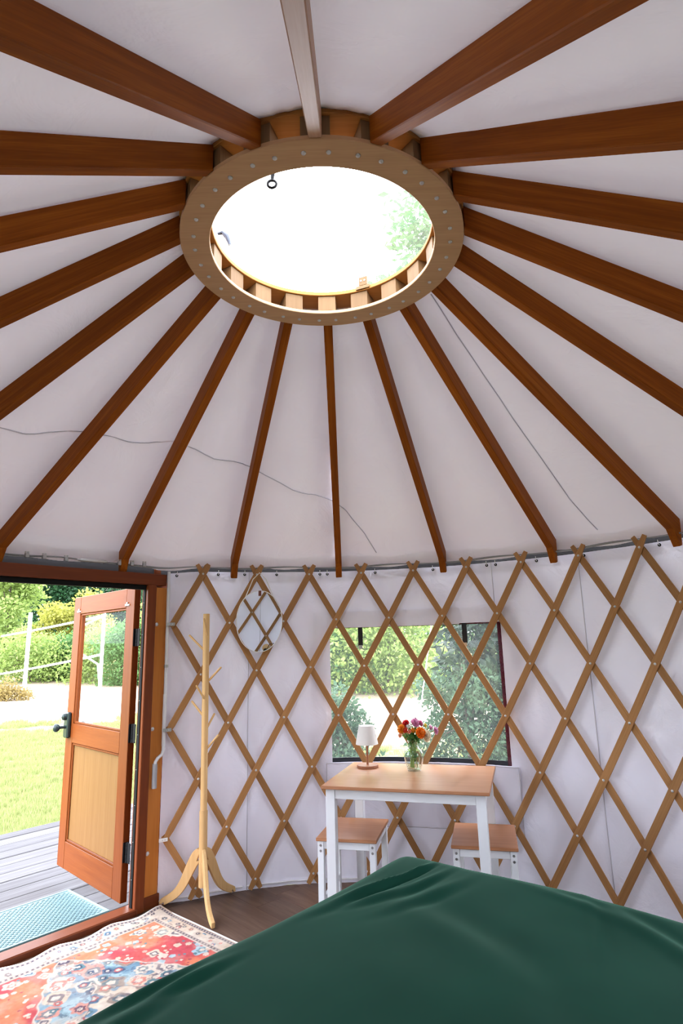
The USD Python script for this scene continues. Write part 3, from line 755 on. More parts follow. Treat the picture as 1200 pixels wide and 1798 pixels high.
# ------------------------------------------------------------------ crank pole for the skylight
cp = T('crank_pole', 'grey metal skylight crank pole standing along the door frame', 'crank pole', (-1.08, 1.775, .7))
P = lambda s, z, d=2.022: door_pt(d, s, z)
cp.part('rod', sweep([P(.672, 1.985), P(.676, 1.2)], .0105, 12), ALU, smooth=40)
cp.part('sleeve', sweep([P(.676, 1.21), P(.676, 1.0), P(.676, .90)], [.0125, .0125, .0125], 12), ALU, smooth=40)
cp.part('crank_arm', sweep([P(.676, .92), P(.676, .875), P(.668, .852), P(.640, .835), P(.625, .815), P(.622, .79)], .0105, 10), ALU, smooth=True)
cp.part('grip', sweep([P(.622, .805), P(.622, .665)], .0155, 12), ALUD, smooth=40)
cp.part('collar', sweep([P(.675, 1.39), P(.675, 1.372)], .014, 10), STEELD, smooth=40)

# ------------------------------------------------------------------ deck, lawn, mat
dk = T('deck', 'weathered grey timber deck outside the open door', 'deck', kind='structure', M4=DOORM, local=True)
d = 2.175
i = 0
while d < 4.55:
    wd_ = min(.162, 4.585 - d)
    cuts = [-2.6, {0: -.35, 1: -.22, 2: -.05}.get(i, -2.0 + .31 * ((i * 7) % 5)), 1.9, 3.8]
    for a, b in zip(cuts[:-1], cuts[1:]):
        v, f = box(a + .0015, b - .0015, d, d + wd_, -.095, -.058 + .0015 * ((i * 5) % 3), .003)
        c0 = np.array([(a + b) / 2, d + wd_ / 2, 0])
        path = dk.path + '/' + numbered(dk.path, 'plank')
        mm = usdkit.mesh(stage, path, (v - c0, f), DECKW); mm.AddTranslateOp().Set(Gf.Vec3d(*map(float, c0)))
    d += wd_ + .013; i += 1
dk.part('fascia', box(-2.6, 3.8, 4.585, 4.61, -.24, -.06, .003), DECKW)
dk.part('joist', box(-2.6, 3.8, 2.2, 4.58, -.22, -.18, .003), FLOORGAP)
mt = T('door_mat', 'pale teal rubber door mat on the deck', 'door mat', M4=DOORM @ np.array([[1, 0, 0, .11], [0, 1, 0, 2.60], [0, 0, 1, -.055], [0, 0, 0, 1]]), local=True)
mt.part('backing', box(-.44, .44, -.265, .265, 0, .008, .002), MATM)
for (x0, x1, y0, y1) in ((-.44, .44, -.265, -.245), (-.44, .44, .245, .265), (-.44, -.42, -.245, .245), (.42, .44, -.245, .245)):
    mt.part('border', box(x0, x1, y0, y1, .006, .012, .002), MATM)
nubs = []
for j, yy in enumerate(np.arange(-.232, .24, .0175)):
    for xx in np.arange(-.405 + (.016 if j % 2 else 0), .41, .033):
        nubs.append(box(xx - .011, xx + .011, yy - .0055, yy + .0055, .007, .0125, .002))
mt.part('nubs', cat(*nubs), MATM, kind='stuff')
def ground_z(x, y):
    dd = np.hypot(x, y)
    return -.235 + .040 * np.clip(dd - 6.5, 0, 60) + .05 * (meshkit.fbm(np.stack([x * .35, y * .35, x * 0], -1), 3, 2) - .5)
gr = T('lawn', 'sunny lawn and bare pale earth outside the door and window', 'lawn', kind='structure')
gr.part('ground', grid(lambda U, W: np.stack([U, W, ground_z(U, W)], -1), np.concatenate([np.arange(-70, -18, 2.), np.arange(-18, 14, .5), np.arange(14, 60, 2.)]), np.concatenate([np.arange(-30, -4, 2.), np.arange(-4, 26, .5), np.arange(26, 90, 2.)])), LAWN, smooth=True)
# tufts of grass
tv, tf_ = [], []
for b in range(14):
    a, l, w = rng.uniform(0, 2 * np.pi), rng.uniform(.03, .075), rng.uniform(.002, .004)
    o = rng.uniform(-.05, .05, 2); dx, dy = math.cos(a), math.sin(a); ln = rng.uniform(.1, .5) * l
    n = len(tv)
    tv += [[o[0] - dy * w, o[1] + dx * w, 0], [o[0] + dy * w, o[1] - dx * w, 0], [o[0] + dx * ln * .4 + dy * w * .7, o[1] + dy * ln * .4 - dx * w * .7, l * .6], [o[0] + dx * ln * .4 - dy * w * .7, o[1] + dy * ln * .4 + dx * w * .7, l * .6], [o[0] + dx * ln, o[1] + dy * ln, l]]
    tf_ += [[n, n + 1, n + 2], [n, n + 2, n + 3], [n + 3, n + 2, n + 4]]
pi = UsdGeom.PointInstancer.Define(stage, '/World/grass')
tagp(pi.GetPrim(), 'short sunlit grass growing beyond the deck', 'grass', None, 'stuff')
usdkit.mesh(stage, '/World/grass/tuft', (np.array(tv), np.array(tf_)), BLADE)
pos = []
for dd, ss in zip(4.65 + 9 * rng.random(26000) ** 1.4, rng.uniform(-1.5, 6.5, 26000)):
    p = door_pt(dd, ss, 0)
    pos.append([p[0], p[1], 0])
for _ in range(5000):
    rr, aa = rng.uniform(3.2, 12), rng.uniform(-14, 25)
    p = CAM + rr * 1.6 * np.array([math.sin(aa * D), math.cos(aa * D), 0]); pos.append([p[0], p[1], 0])
pos = np.array(pos); pos = pos[np.hypot(pos[:, 0], pos[:, 1]) > 2.6]
dirt = np.minimum(np.hypot(pos[:, 0] + 9.5, pos[:, 1] - 17) / 9., np.hypot(pos[:, 0] - 1.5, pos[:, 1] - 13) / 6.5)
pos = pos[dirt + .5 * meshkit.fbm(pos * .9, 3, 4) > 1.0]
pos[:, 2] = ground_z(pos[:, 0], pos[:, 1]) - .004
sc = rng.uniform(.6, 1.5, len(pos)); qa = rng.uniform(0, np.pi, len(pos))
pi.CreatePrototypesRel().AddTarget('/World/grass/tuft')
pi.CreateProtoIndicesAttr(Vt.IntArray.FromNumpy(np.zeros(len(pos), np.int32)))
pi.CreatePositionsAttr(Vt.Vec3fArray.FromNumpy(pos.astype(np.float32)))
pi.CreateScalesAttr(Vt.Vec3fArray.FromNumpy(np.repeat(sc[:, None], 3, 1).astype(np.float32)))
pi.CreateOrientationsAttr(Vt.QuathArray([Gf.Quath(float(math.cos(q)), 0, 0, float(math.sin(q))) for q in qa]))

# ------------------------------------------------------------------ trees and bushes
def leaves(centers, n, size, r, long=1.6, droop=.3, rnd=rng):
    """n leaf blades scattered in ellipsoidal clumps; each blade is a small folded quad pair"""
    C0 = np.asarray(centers, float); k = rnd.integers(0, len(C0), n)
    u = rnd.normal(size=(n, 3)); u /= np.linalg.norm(u, axis=1, keepdims=True)
    rad = rnd.random(n) ** .42
    P0 = C0[k, :3] + u * rad[:, None] * (C0[k, 3:4] if C0.shape[1] > 3 else r) * np.array([1, 1, .85])
    d = rnd.normal(size=(n, 3)) + u * .6; d[:, 2] -= droop; d /= np.linalg.norm(d, axis=1, keepdims=True)
    q = np.cross(d, rnd.normal(size=(n, 3))); q /= np.linalg.norm(q, axis=1, keepdims=True)
    nn = np.cross(d, q)
    s = size * rnd.uniform(.6, 1.35, n)[:, None]
    a = P0; b = P0 + d * s * long * .45 + q * s * .5 + nn * s * .12; c = P0 + d * s * long; e = P0 + d * s * long * .45 - q * s * .5 + nn * s * .12
    V = np.stack([a, b, c, e], 1).reshape(-1, 3)
    i = np.arange(n)[:, None] * 4
    return V, np.vstack([i + [0, 1, 2], i + [0, 2, 3]])
def trunk(base, top, r, nb, crown, rnd=rng):
    ms = [sweep(np.array([base, base * .6 + top * .4 + rnd.normal(0, .04, 3), top]), [r, r * .8, r * .3], 7)]
    for c in crown[:nb]:
        st = base + (top - base) * rnd.uniform(.3, .85)
        ms.append(sweep(np.array([st, (st + c[:3]) / 2 + [0, 0, .05], c[:3]]), [r * .4, r * .3, r * .08], 5))
    return cat(*ms)
LV = {'dark': leafmat('leaf_dark', (.012, .035, .014), (.05, .105, .035), .25), 'pine': leafmat('leaf_pine', (.018, .060, .022), (.060, .135, .050), .25),
      'lime': leafmat('leaf_lime', (.22, .30, .08), (.50, .54, .22), .45), 'shade': leafmat('leaf_shade', (.010, .024, .012), (.050, .085, .036), .2), 'yellow': leafmat('leaf_yellow', (.30, .30, .06), (.50, .46, .14), .45),
      'mid': leafmat('leaf_mid', (.08, .17, .05), (.24, .36, .12), .35), 'grey': leafmat('leaf_grey', (.06, .11, .06), (.20, .27, .15), .35), 'orange': leafmat('leaf_orange', (.22, .16, .05), (.36, .28, .08), .4)}
def plant(name, label, cat_, base_az, dist, height, width, n, size, mat, clumps=14, trunk_r=.06, low=.15, group=None, long=1.6, seed=1, elong=1.0, zoff=0.):
    """a tree or bush standing at an azimuth and distance from the camera's foot"""
    rnd = np.random.default_rng(seed)
    x, y_ = CAM[0] + dist * math.sin(base_az * D), CAM[1] + dist * math.cos(base_az * D)
    z = float(ground_z(np.array(x), np.array(y_))) - .03
    base = np.array([x, y_, z])
    cc = []
    for _ in range(clumps):
        t = rnd.uniform(low, 1); a = rnd.uniform(0, 2 * np.pi); ww = width * .5 * math.sqrt(max(.05, 1 - ((t - .45) / .62) ** 2)) * rnd.uniform(.15, .8)
        cc.append([x + ww * math.cos(a), y_ + ww * math.sin(a) * elong, z + t * height * .9, width * rnd.uniform(.18, .30)])
    t_ = T(name, label, cat_, base, group=group)
    t_.part('trunk', trunk(base, base + [0, 0, height * .8], trunk_r, 6, np.array(cc), rnd), BARK)
    t_.part('crown', leaves(cc, n, size, .3, long, .3, rnd), LV[mat])
    return t_
plant('overhanging_tree', 'tall tree whose crown shows through the skylight', 'tree', 11.0, 7.9, 8.9, 2.1, 2600, .060, 'mid', 20, .07, .66, long=2.4, seed=3)
plant('dark_tree', 'leafy dark tree close outside the window, at its far end', 'tree', 17.0, 7.4, 3.6, 2.2, 9000, .062, 'shade', 30, .05, .02, long=2.5, seed=4)
plant('shrub', 'grey-green feathery shrub low outside the window, beside the dark tree', 'shrub', 10.6, 6.6, 1.7, 1.3, 6000, .030, 'grey', 14, .03, .05, seed=5, long=2.0)
plant('shrub', 'pale grey-green shrub behind the table lamp, outside the window', 'shrub', -.8, 7.4, 1.2, 1.2, 3600, .035, 'grey', 12, .03, .05, seed=6, long=2.0)
plant('shrub', 'bright lime shrub across the clearing, seen through the window middle', 'shrub', 3.8, 17.5, 2.6, 4.6, 9000, .085, 'lime', 26, .05, .05, seed=7)
plant('shrub', 'mid-green shrub beside the lime one, seen through the window', 'shrub', -2.5, 18.5, 3.2, 4.6, 9000, .085, 'mid', 22, .05, .05, seed=8)
plant('broad_tree', 'tall pale tree behind the shrubs, seen through the window top', 'tree', 1.0, 25, 8.0, 8., 11000, .13, 'lime', 34, .15, .10, seed=9)
plant('broad_tree', 'tall mid-green tree behind the shrubs, seen beside the dark tree', 'tree', 10.5, 23, 8.0, 6.5, 9000, .12, 'mid', 30, .15, .06, seed=10)
# through the doorway
plant('orchard_tree', 'yellow-green leafy tree at the edge of the doorway view', 'tree', -29.2, 29., 4.9, 3.4, 7500, .11, 'lime', 20, .07, .22, seed=11)
plant('orchard_tree', 'yellow-leaved small tree between the post and the door', 'tree', -25.2, 28, 3.0, 2.4, 5000, .085, 'yellow', 16, .06, .2, seed=12)
plant('orchard_tree', 'yellow-leaved tree just behind the open door edge', 'tree', -23.4, 27, 3.5, 2.4, 5000, .085, 'yellow', 16, .06, .2, seed=13)
plant('hedge_bush', 'lime green bush beyond the lawn, beside the white post', 'bush', -27.2, 25, 1.7, 3.0, 6000, .075, 'lime', 18, .05, .05, seed=14)
plant('hedge_bush', 'mid-green bush beyond the lawn, under the yellow trees', 'bush', -24.6, 25.5, 1.7, 2.8, 6000, .075, 'mid', 18, .05, .05, seed=15)
plant('hedge_bush', 'lime green bush seen through the door glass', 'bush', -22.0, 24, 2.0, 2.8, 6000, .075, 'lime', 18, .05, .05, seed=16)
plant('hedge_bush', 'mid-green bush seen through the door glass near its hinge side', 'bush', -19.4, 22, 2.2, 2.6, 6000, .075, 'mid', 18, .05, .05, seed=17)
plant('hedge_bush', 'lime green bush seen in the slit behind the door hinges', 'bush', -16.6, 23, 2.8, 3.0, 6000, .075, 'lime', 18, .05, .05, seed=18)
plant('small_bush', 'small orange-tinged bush at the foot of the white post', 'bush', -28.2, 19.5, .6, 1.0, 1800, .04, 'orange', 8, .02, .05, seed=19)
for j, (a, ds, h, w) in enumerate([(-31, 46, 9.0, 6), (-28.4, 47, 8.4, 5.5), (-26.0, 43, 7.4, 5), (-23.6, 46, 8.0, 5.5), (-21.2, 42, 6.6, 5), (-18.6, 46, 7.4, 5.5)]):
    lab = ['tall dark pine at the edge of the doorway view', 'dark pine behind the yellow-green tree', 'bushy dark pine in the middle of the doorway view', 'dark pine just above the open door top', 'dark pine seen through the top of the door glass', 'dark pine behind the door hinge side'][j]
    plant('pine_tree', lab, 'tree', a, ds, h, w, 9000, .17, 'pine', 30, .2, .05, seed=30 + j, group='pines beyond the lawn', long=1.3)
# white posts and rope rails
fn = T('rope_fence', 'white posts with two white ropes across the meadow', 'fence')
def along(azd, dist, z): return np.array([CAM[0] + dist * math.sin(azd * D), CAM[1] + dist * math.cos(azd * D), z])
for azd, ds, z0, z1 in ((-27.55, 22, .25, 2.75), (-21.75, 18, .1, 2.75)):
    fn.part('post', sweep([along(azd, ds, z0), along(azd, ds, z1)], .065 if ds > 20 else .05, 8), POSTM, smooth=40)
def rope(p, q, sag):
    t = np.linspace(0, 1, 14); P_ = p[None] * (1 - t)[:, None] + q[None] * t[:, None]; P_[:, 2] -= sag * 4 * t * (1 - t); return P_
e = lambda a_, b_, k: a_ + (b_ - a_) * k
u0, u1, l0, l1 = along(-27.55, 22, 2.17), along(-21.75, 18, 2.43), along(-27.55, 22, .97), along(-21.75, 18, 1.38)
for a_, b_ in ((u0, u1), (l0, l1)):
    pth = rope(e(a_, b_, -.45), b_, .02)
    fn.part('rope', sweep(pth, .036, 6), POSTM, smooth=True)
fn.part('hose', sweep(np.array([u1, u1 + [-.5, -.1, -.25], u1 + [-.75, -.1, -.75], l1 + [-.55, -.1, .05], l1 + [-.1, 0, -.25], l1 + [0, 0, -.9]]), .03, 6), POSTM, smooth=True)

gy = T('guy_rope', 'thin pale guy rope slanting down outside the window behind the bouquet', 'rope')
gy.part('rope', sweep([[.690, 2.25, 1.715], [.702, 2.607, 1.518], [.759, 4.334, .565], [.807, 5.80, -.26]], .006, 6), CORD, smooth=True)

# ------------------------------------------------------------------ table, stools
TA = math.radians(-16.3)
def table_like(t, w, dp, h, top_t, leg, apron, in_x, in_y, topmat, over=.0, bolts=False, fullapron=True):
    t.part('top', box(-w / 2, w / 2, -dp / 2, dp / 2, h - top_t, h, .003), topmat)
    x, y_ = w / 2 - in_x, dp / 2 - in_y
    for sx in (-1, 1):
        for sy in (-1, 1):
            x0, x1 = sorted((sx * x, sx * (x - leg))); y0, y1 = sorted((sy * y_, sy * (y_ - leg)))
            lg = t.part('leg', box(x0, x1, y0, y1, 0, h - top_t, .002), WHITEP)
            if bolts and sy < 0:
                for q in (.022, .050):
                    t.part('bolt', xf(lathe([(.0003, -.002), (.006, -.002), (.007, 0)], 10), ((x0 + x1) / 2, y0, h - top_t - q), R=np.array([[1, 0, 0], [0, 0, 1], [0, -1, 0.]])), STEELD, sub=lg)
    for sy in (-1, 1):
        y0, y1 = sorted((sy * (y_ - .004), sy * (y_ - .022)))
        t.part('apron', box(-x + leg, x - leg, y0, y1, h - top_t - apron, h - top_t, .002), WHITEP)
    for sx in (-1, 1):
        x0, x1 = sorted((sx * (x - .004), sx * (x - .022)))
        t.part('apron', box(x0, x1, -y_ + leg, y_ - leg, h - top_t - apron, h - top_t, .002), WHITEP)
tb_ = T('dining_table', 'small table with a wood-grain top and white legs under the window', 'table', (.412, 1.534, 0), TA, local=True)
table_like(tb_, .885, .662, .75, .017, .050, .050, .022, .018, TABLEW)
for (x, y_, a, lab) in ((.0685, 1.660, -13.2, 'white-legged stool with a wood seat at the table end nearest the door'), (.782, 1.478, -13.0, 'white-legged stool with a wood seat at the table end farther from the door')):
    s_ = T('stool', lab, 'stool', (x, y_, 0), math.radians(a), group='table stools', local=True)
    table_like(s_, .340, .412, .45, .017, .034, .040, .008, .008, STOOLW, bolts=True)
    for sx in (-1, 1):
        x0, x1 = sorted((sx * .128, sx * .146)); s_.part('stretcher', box(x0, x1, -.165, .165, .12, .15, .002), WHITEP)

# ------------------------------------------------------------------ lamp, vase, bouquet
lm = T('table_lamp', 'little wooden table lamp with a white cone shade', 'table lamp', (.165, 1.80, .75), local=True)
lm.part('base', lathe([(.0003, 0), (.064, 0), (.066, .002), (.066, .012), (.064, .015), (.0003, .0155)], 40), LAMPW, smooth=40)
lm.part('stem', lathe([(.0065, .015), (.0065, .225), (.0003, .226)], 16), LAMPW, smooth=40)
lm.part('shade', lathe([(.068, .134), (.0695, .134), (.0480, .242), (.046, .2425), (.045, .240), (.0665, .1365), (.068, .134)], 40), SHADE, smooth=40)
lm.part('shade_cap', lathe([(.0003, .2385), (.0465, .2385), (.0465, .2405), (.0003, .2405)], 32), SHADE)
vx, vy = .4356, 1.662
va = T('vase', 'clear glass vase half full of water on the table', 'vase', (vx, vy, .75), local=True)
vp = [(.0003, 0), (.036, 0), (.040, .002), (.043, .010), (.053, .045), (.058, .075), (.0575, .098), (.050, .116), (.036, .128), (.031, .140), (.031, .152), (.035, .168), (.037, .172)]
vi = [(r - .0028, z) for r, z in vp[::-1] if z > .008] + [(.038, .010), (.0003, .009)]
va.part('glass', lathe(vp + vi, 48), VASEG, smooth=50)
va.part('water', lathe([(.0003, .0092), (.037, .0095), (.0395, .012), (.0498, .045), (.0548, .075), (.0543, .098), (.0470, .1155), (.0003, .1155)], 40), WATER, smooth=50)
def dahlia(rad, layers, petals, openness=1.0):
    """layered petals on a half ball; local z points along the flower's axis"""
    V, F = [], []
    for L in range(layers):
        t = (L + .5) / layers                                     # 0 = outer/lower ring, 1 = centre
        el = -18 + 100 * t * openness; n = max(5, int(petals * (1 - .62 * t)))
        for k in range(n):
            a = 2 * np.pi * (k + .5 * (L % 2)) / n
            ln = rad * (1 - .42 * t); w = ln * .33
            e_ = el * D; dirv = np.array([math.cos(a) * math.cos(e_), math.sin(a) * math.cos(e_), math.sin(e_)])
            sd = np.array([-math.sin(a), math.cos(a), 0]); up = np.cross(dirv, sd)
            b0 = dirv * rad * .12 * (1 - t) + np.array([0, 0, rad * .05])
            n0 = len(V)
            V += [b0 - sd * w * .25, b0 + sd * w * .25, b0 + dirv * ln * .6 + sd * w + up * (-w * .45), b0 + dirv * ln * .6 - up * (w * -.15) * 0, b0 + dirv * ln * .6 - sd * w + up * (-w * .45), b0 + dirv * ln - up * (-w * .2)]
            F += [[n0, n0 + 1, n0 + 3], [n0 + 1, n0 + 2, n0 + 3], [n0, n0 + 3, n0 + 4], [n0 + 3, n0 + 2, n0 + 5], [n0 + 4, n0 + 3, n0 + 5]]
    return np.array(V), np.array(F)
def ball(rad, n=2):
    m = trimesh.creation.icosphere(n, rad); return vf(m)
def petalmat(name, c1, c2): return leafmat('petal_' + name, c1, c2, .3)
FL = [('red', (-.039, 0, .264), .026, (.60, .012, .015), (.75, .03, .03), 'red dahlia at the top of the bouquet, nearest the lamp', 'dahlia'),
      ('amber', (-.068, -.01, .236), .030, (.85, .30, .02), (.95, .50, .06), 'amber-yellow dahlia at the bouquet side facing the lamp', 'dahlia'),
      ('scarlet', (-.046, -.03, .232), .019, (.60, .05, .02), (.75, .12, .04), 'small scarlet dahlia below the red one', 'dahlia'),
      ('white', (-.028, -.02, .252), .015, (.80, .82, .80), (.9, .9, .86), 'small white flower beside the red dahlia', 'flower'),
      ('pink', (.020, 0, .268), .029, (.75, .32, .52), (.88, .50, .68), 'large pink dahlia at the top of the bouquet', 'dahlia'),
      ('rose', (.052, .02, .261), .022, (.78, .25, .42), (.85, .42, .56), 'rose-pink dahlia beside the large pink one', 'dahlia'),
      ('orange', (.043, -.05, .217), .036, (.85, .22, .015), (.95, .36, .04), 'big orange dahlia at the front of the bouquet', 'dahlia'),
      ('cream', (.076, -.030, .198), .040, (.90, .80, .62), (.95, .88, .76), 'cream dahlia behind the big orange one', 'dahlia'),
      ('yellow', (.080, .03, .246), .018, (.85, .68, .10), (.92, .78, .25), 'small yellow flower behind the cream dahlia', 'flower'),
      ('mauve', (.136, -.01, .221), .026, (.80, .42, .62), (.90, .60, .76), 'mauve-pink dahlia reaching out farthest from the bouquet', 'dahlia'),
      ('lilac', (.108, .0, .238), .019, (.74, .40, .58), (.85, .56, .70), 'small lilac-pink bloom near the outermost mauve one', 'flower'),
      ('salmon', (-.024, -.04, .224), .014, (.80, .25, .16), (.88, .38, .26), 'small salmon bloom in the bouquet middle', 'flower'),
      ('tangerine', (.0, -.035, .231), .017, (.70, .25, .02), (.80, .36, .05), 'small tangerine bloom beside the big orange dahlia', 'flower'),
      ('peach', (-.077, -.02, .202), .017, (.85, .42, .26), (.92, .56, .40), 'drooping peach bloom low at the bouquet side facing the lamp', 'flower'),
      ('plum', (.024, .02, .288), .009, (.12, .02, .05), (.18, .04, .08), 'dark plum bud topping the bouquet', 'bud')]
for i, (nm, c, r, c1, c2, lab, ct) in enumerate(FL):
    t = T(ct if ct != 'flower' else 'bloom', lab, 'flower', (vx, vy, .75), group='flowers in the vase', local=True)
    c = np.array(c); ax = np.array([c[0] * 3.2, c[1] * 2 - .10, .09]); ax /= np.linalg.norm(ax)
    sx = np.cross([0, 1., 0], ax); sx /= np.linalg.norm(sx); sy = np.cross(ax, sx); R = np.column_stack([sx, sy, ax])
    pm = petalmat(nm, c1, c2)
    t.part('petals', cat(xf(dahlia(r, 6 if r > .02 else 4, 16 if r > .02 else 10), c, R=R), xf(ball(r * .42, 1), c + ax * r * .25)), pm)
    t.part('calyx', xf(lathe([(.0003, -.30 * r), (.30 * r, -.22 * r), (.42 * r, .02 * r), (.0003, .05 * r)], 10), c - ax * r * .12, R=R), STEM)
    foot = np.array([(-.020 + .0029 * ((i * 7) % 15)) * (1 if i % 2 else -1), -.018 + .0025 * ((i * 5) % 15), .020])
    nk = np.array([np.clip(c[0] * .24, -.019, .019), np.clip(c[1] * .3, -.012, .012), .150])
    tt = np.linspace(0, 1, 12)[:, None]
    lo = foot * (1 - tt) + nk * tt
    p0, p1, p2 = nk, nk + [0, 0, .04], c - ax * r * .3
    hi_ = (1 - tt) ** 2 * p0 + 2 * tt * (1 - tt) * p1 + tt ** 2 * p2
    t.part('stem', sweep(np.vstack([lo, hi_[1:]]), .0026, 6), STEM, smooth=True)
    if i % 2 == 0:
        lc = nk + [0, 0, .015 + .008 * (i % 3)]
        lrnd = np.random.default_rng(50 + i)
        t.part('leaf', leaves([[lc[0] * 1.6, lc[1] * 1.6 - .005, lc[2] + .018, .028]], 9, .020, .02, 2.2, .0, lrnd), FLEAF)
    if i in (1, 4, 7, 11):
        lrnd = np.random.default_rng(80 + i)
        t.part('lower_leaf', leaves([[0, 0, .085, .028]], 5, .014, .02, 2.4, .0, lrnd), FLEAF)
sp = T('filler_sprig', 'grey-white filler sprig standing between red and pink dahlias', 'flower', (vx, vy, .75), group='flowers in the vase', local=True)
sp.part('stem', sweep([[.0, .005, .02], [0, .006, .15], [-.004, .02, .262]], .002, 6), STEM)
sp.part('florets', leaves([[-.006, .018, .266, .014], [-.002, .02, .250, .012], [-.010, .018, .24, .011]], 90, .005, .01, 1.2, 0, np.random.default_rng(5)), LV['grey'])

# ------------------------------------------------------------------ coat rack
RX, RY = -.825, 1.810
cr = T('coat_rack', 'beech coat rack with branch-like pegs beside the door', 'coat rack', (RX, RY, 0), local=True)
lean = lambda z: np.array([-.008 - .008 * z, 0, 0])
pole = lambda z: lean(z) + [0, 0, z]
cr.part('pole', sweep([pole(z) for z in np.linspace(.50, 1.703, 10)], .0205, 18), BEECH, smooth=40)
cr.part('collar', sweep([pole(.112), pole(.30), pole(.525), pole(.53)], [.0235, .0245, .0245, .0225], 18), BEECH, smooth=40)
for k, (tx, ty) in enumerate(((-.242, .034), (.146, .186), (.128, -.275))):
    th = math.atan2(ty, tx); L = math.hypot(tx, ty)
    # outline in (outward, up)
    tt = np.linspace(0, 1, 16)
    cl = np.array([(.020, .285), (.040, .270), (.075, .210), (.115, .130), (.165, .070), (.225, .035), (L, .018)])
    ts = np.linspace(0, 1, len(cl)); cx = np.interp(tt, ts, cl[:, 0]); cz = np.interp(tt, ts, cl[:, 1])
    from scipy.interpolate import make_interp_spline
    sp_ = make_interp_spline(ts, cl, 3); C2 = sp_(np.linspace(0, 1, 22))
    tg = np.gradient(C2, axis=0); tg /= np.linalg.norm(tg, axis=1, keepdims=True); nn = np.column_stack([-tg[:, 1], tg[:, 0]])
    hw = np.interp(np.linspace(0, 1, 22), [0, .15, .5, .9, 1], [.034, .034, .026, .019, .014])
    up_, dn_ = C2 + nn * hw[:, None], C2 - nn * hw[:, None]
    dn_[:, 1] = np.maximum(dn_[:, 1], .001); up_[:, 1] = np.maximum(up_[:, 1], .012)
    poly = np.vstack([up_, dn_[::-1]])
    m = bevel_extrude(poly, .022, .003)
    cr.part('leg', xf(m, (-.012, 0, 0), th), BEECH)
PEGS = [((-.018, -.085, 1.670), (-.012, -.018, 1.575)), ((-.128, -.01, 1.572), (-.036, 0, 1.478)), ((.082, -.01, 1.367), (-.002, 0, 1.282)), ((-.058, -.075, 1.262), (-.020, -.015, 1.178)),
        ((-.105, .01, 1.164), (-.033, 0, 1.080)), ((.030, .06, 1.080), (.000, .012, 1.010)), ((.075, -.02, .963), (.004, 0, .886)), ((-.045, .065, 1.43), (-.02, .01, 1.34))]
for a, b in PEGS:
    a, b = np.array(a), np.array(b)
    cr.part('peg', sweep([b - (a - b) * .1, b * .5 + a * .5, a - (a - b) * .04, a], [.0068, .0066, .0066, .005], 10), BEECH, smooth=50)

# ------------------------------------------------------------------ mirror
maz = -14.9; F3 = frame(maz)
mc = cyl(maz, float(wall_r(maz)) - .046, 1.655)
tiltm = -4.0 * D                                         # hangs with its top off the wall
Rm = F3 @ np.array([[math.cos(tiltm), 0, math.sin(tiltm)], [0, 1, 0], [-math.sin(tiltm), 0, math.cos(tiltm)]])
mm4 = np.eye(4); mm4[:3, :3] = Rm; mm4[:3, 3] = mc
mi = T('mirror', 'oval frameless-looking mirror hung on the lattice', 'mirror', M4=mm4, local=True)
def oval(prof, a, b, n=72):
    """profile (inset, x) revolved round an ellipse in the local y-z plane"""
    ang = np.arange(n) * 2 * np.pi / n; V = []
    for ins, x in prof: V.append(np.column_stack([np.full(n, x), (a - ins) * np.cos(ang), (b - ins) * np.sin(ang)]))
    V = np.vstack(V); F = []
    for i in range(len(prof) - 1):
        for j in range(n):
            q = (j + 1) % n; F += [[i * n + j, i * n + q, (i + 1) * n + q], [i * n + j, (i + 1) * n + q, (i + 1) * n + j]]
    return V, np.array(F)
ma, mb = .156, .206
def disc(a, b, x, n=72):
    ang = np.arange(n) * 2 * np.pi / n
    V = np.vstack([np.column_stack([np.full(n, x), a * np.cos(ang), b * np.sin(ang)]), [[x, 0, 0]]])
    return V, np.array([[n, (j + 1) % n, j] for j in range(n)])
mi.part('glass', disc(ma - .004, mb - .004, -.0085), MIRROR)
mi.part('rim', oval([(0.006, -.0075), (.004, -.011), (.001, -.011), (0, -.009), (0, .010), (.012, .012), (ma - .002, .012)], ma, mb), MIRRORF, smooth=40)
lo_ = mi.part('hanging_loop', box(-.0125, -.0095, -.009, .009, mb - .038, mb - .002, .001), LEATHER, label='brown leather hanging tab')
mi.part('cord', sweep([[.006, -.10, mb * .72], [.012, -.045, mb + .075], [.016, 0, mb + .12], [.012, .045, mb + .075], [.006, .10, mb * .72]], .003, 6), CORD, smooth=True)

# ------------------------------------------------------------------ lamp on the rear lattice, seen in the mirror
saz = 149.5; F3 = frame(saz)
scn = T('wall_lamp', 'round wooden wall lamp with black cord, seen in the oval mirror', 'wall lamp', M4=np.vstack([np.column_stack([F3, cyl(saz, float(wall_r(saz)) - .012, .86)]), [0, 0, 0, 1]]), local=True)
Rr = np.array([[0, 0, -1.], [1, 0, 0], [0, 1, 0]])
scn.part('wood_disc', xf(lathe([(.0003, 0), (.052, 0), (.055, .003), (.055, .028), (.050, .032), (.0003, .033)], 28), (0, 0, 0), R=Rr), BEECH, smooth=40)
scn.part('socket', xf(lathe([(.0003, .03), (.020, .03), (.020, .085), (.0003, .086)], 20), (0, -.01, -.02), R=Rr), BLACKM, smooth=40)
scn.part('cord', sweep([[-.05, 0, -.03], [-.06, .05, .06], [-.04, .10, .07], [-.02, .13, -.02], [-.015, .15, -.25], [-.01, .15, -.9]], .004, 6), BLACKR, smooth=True)

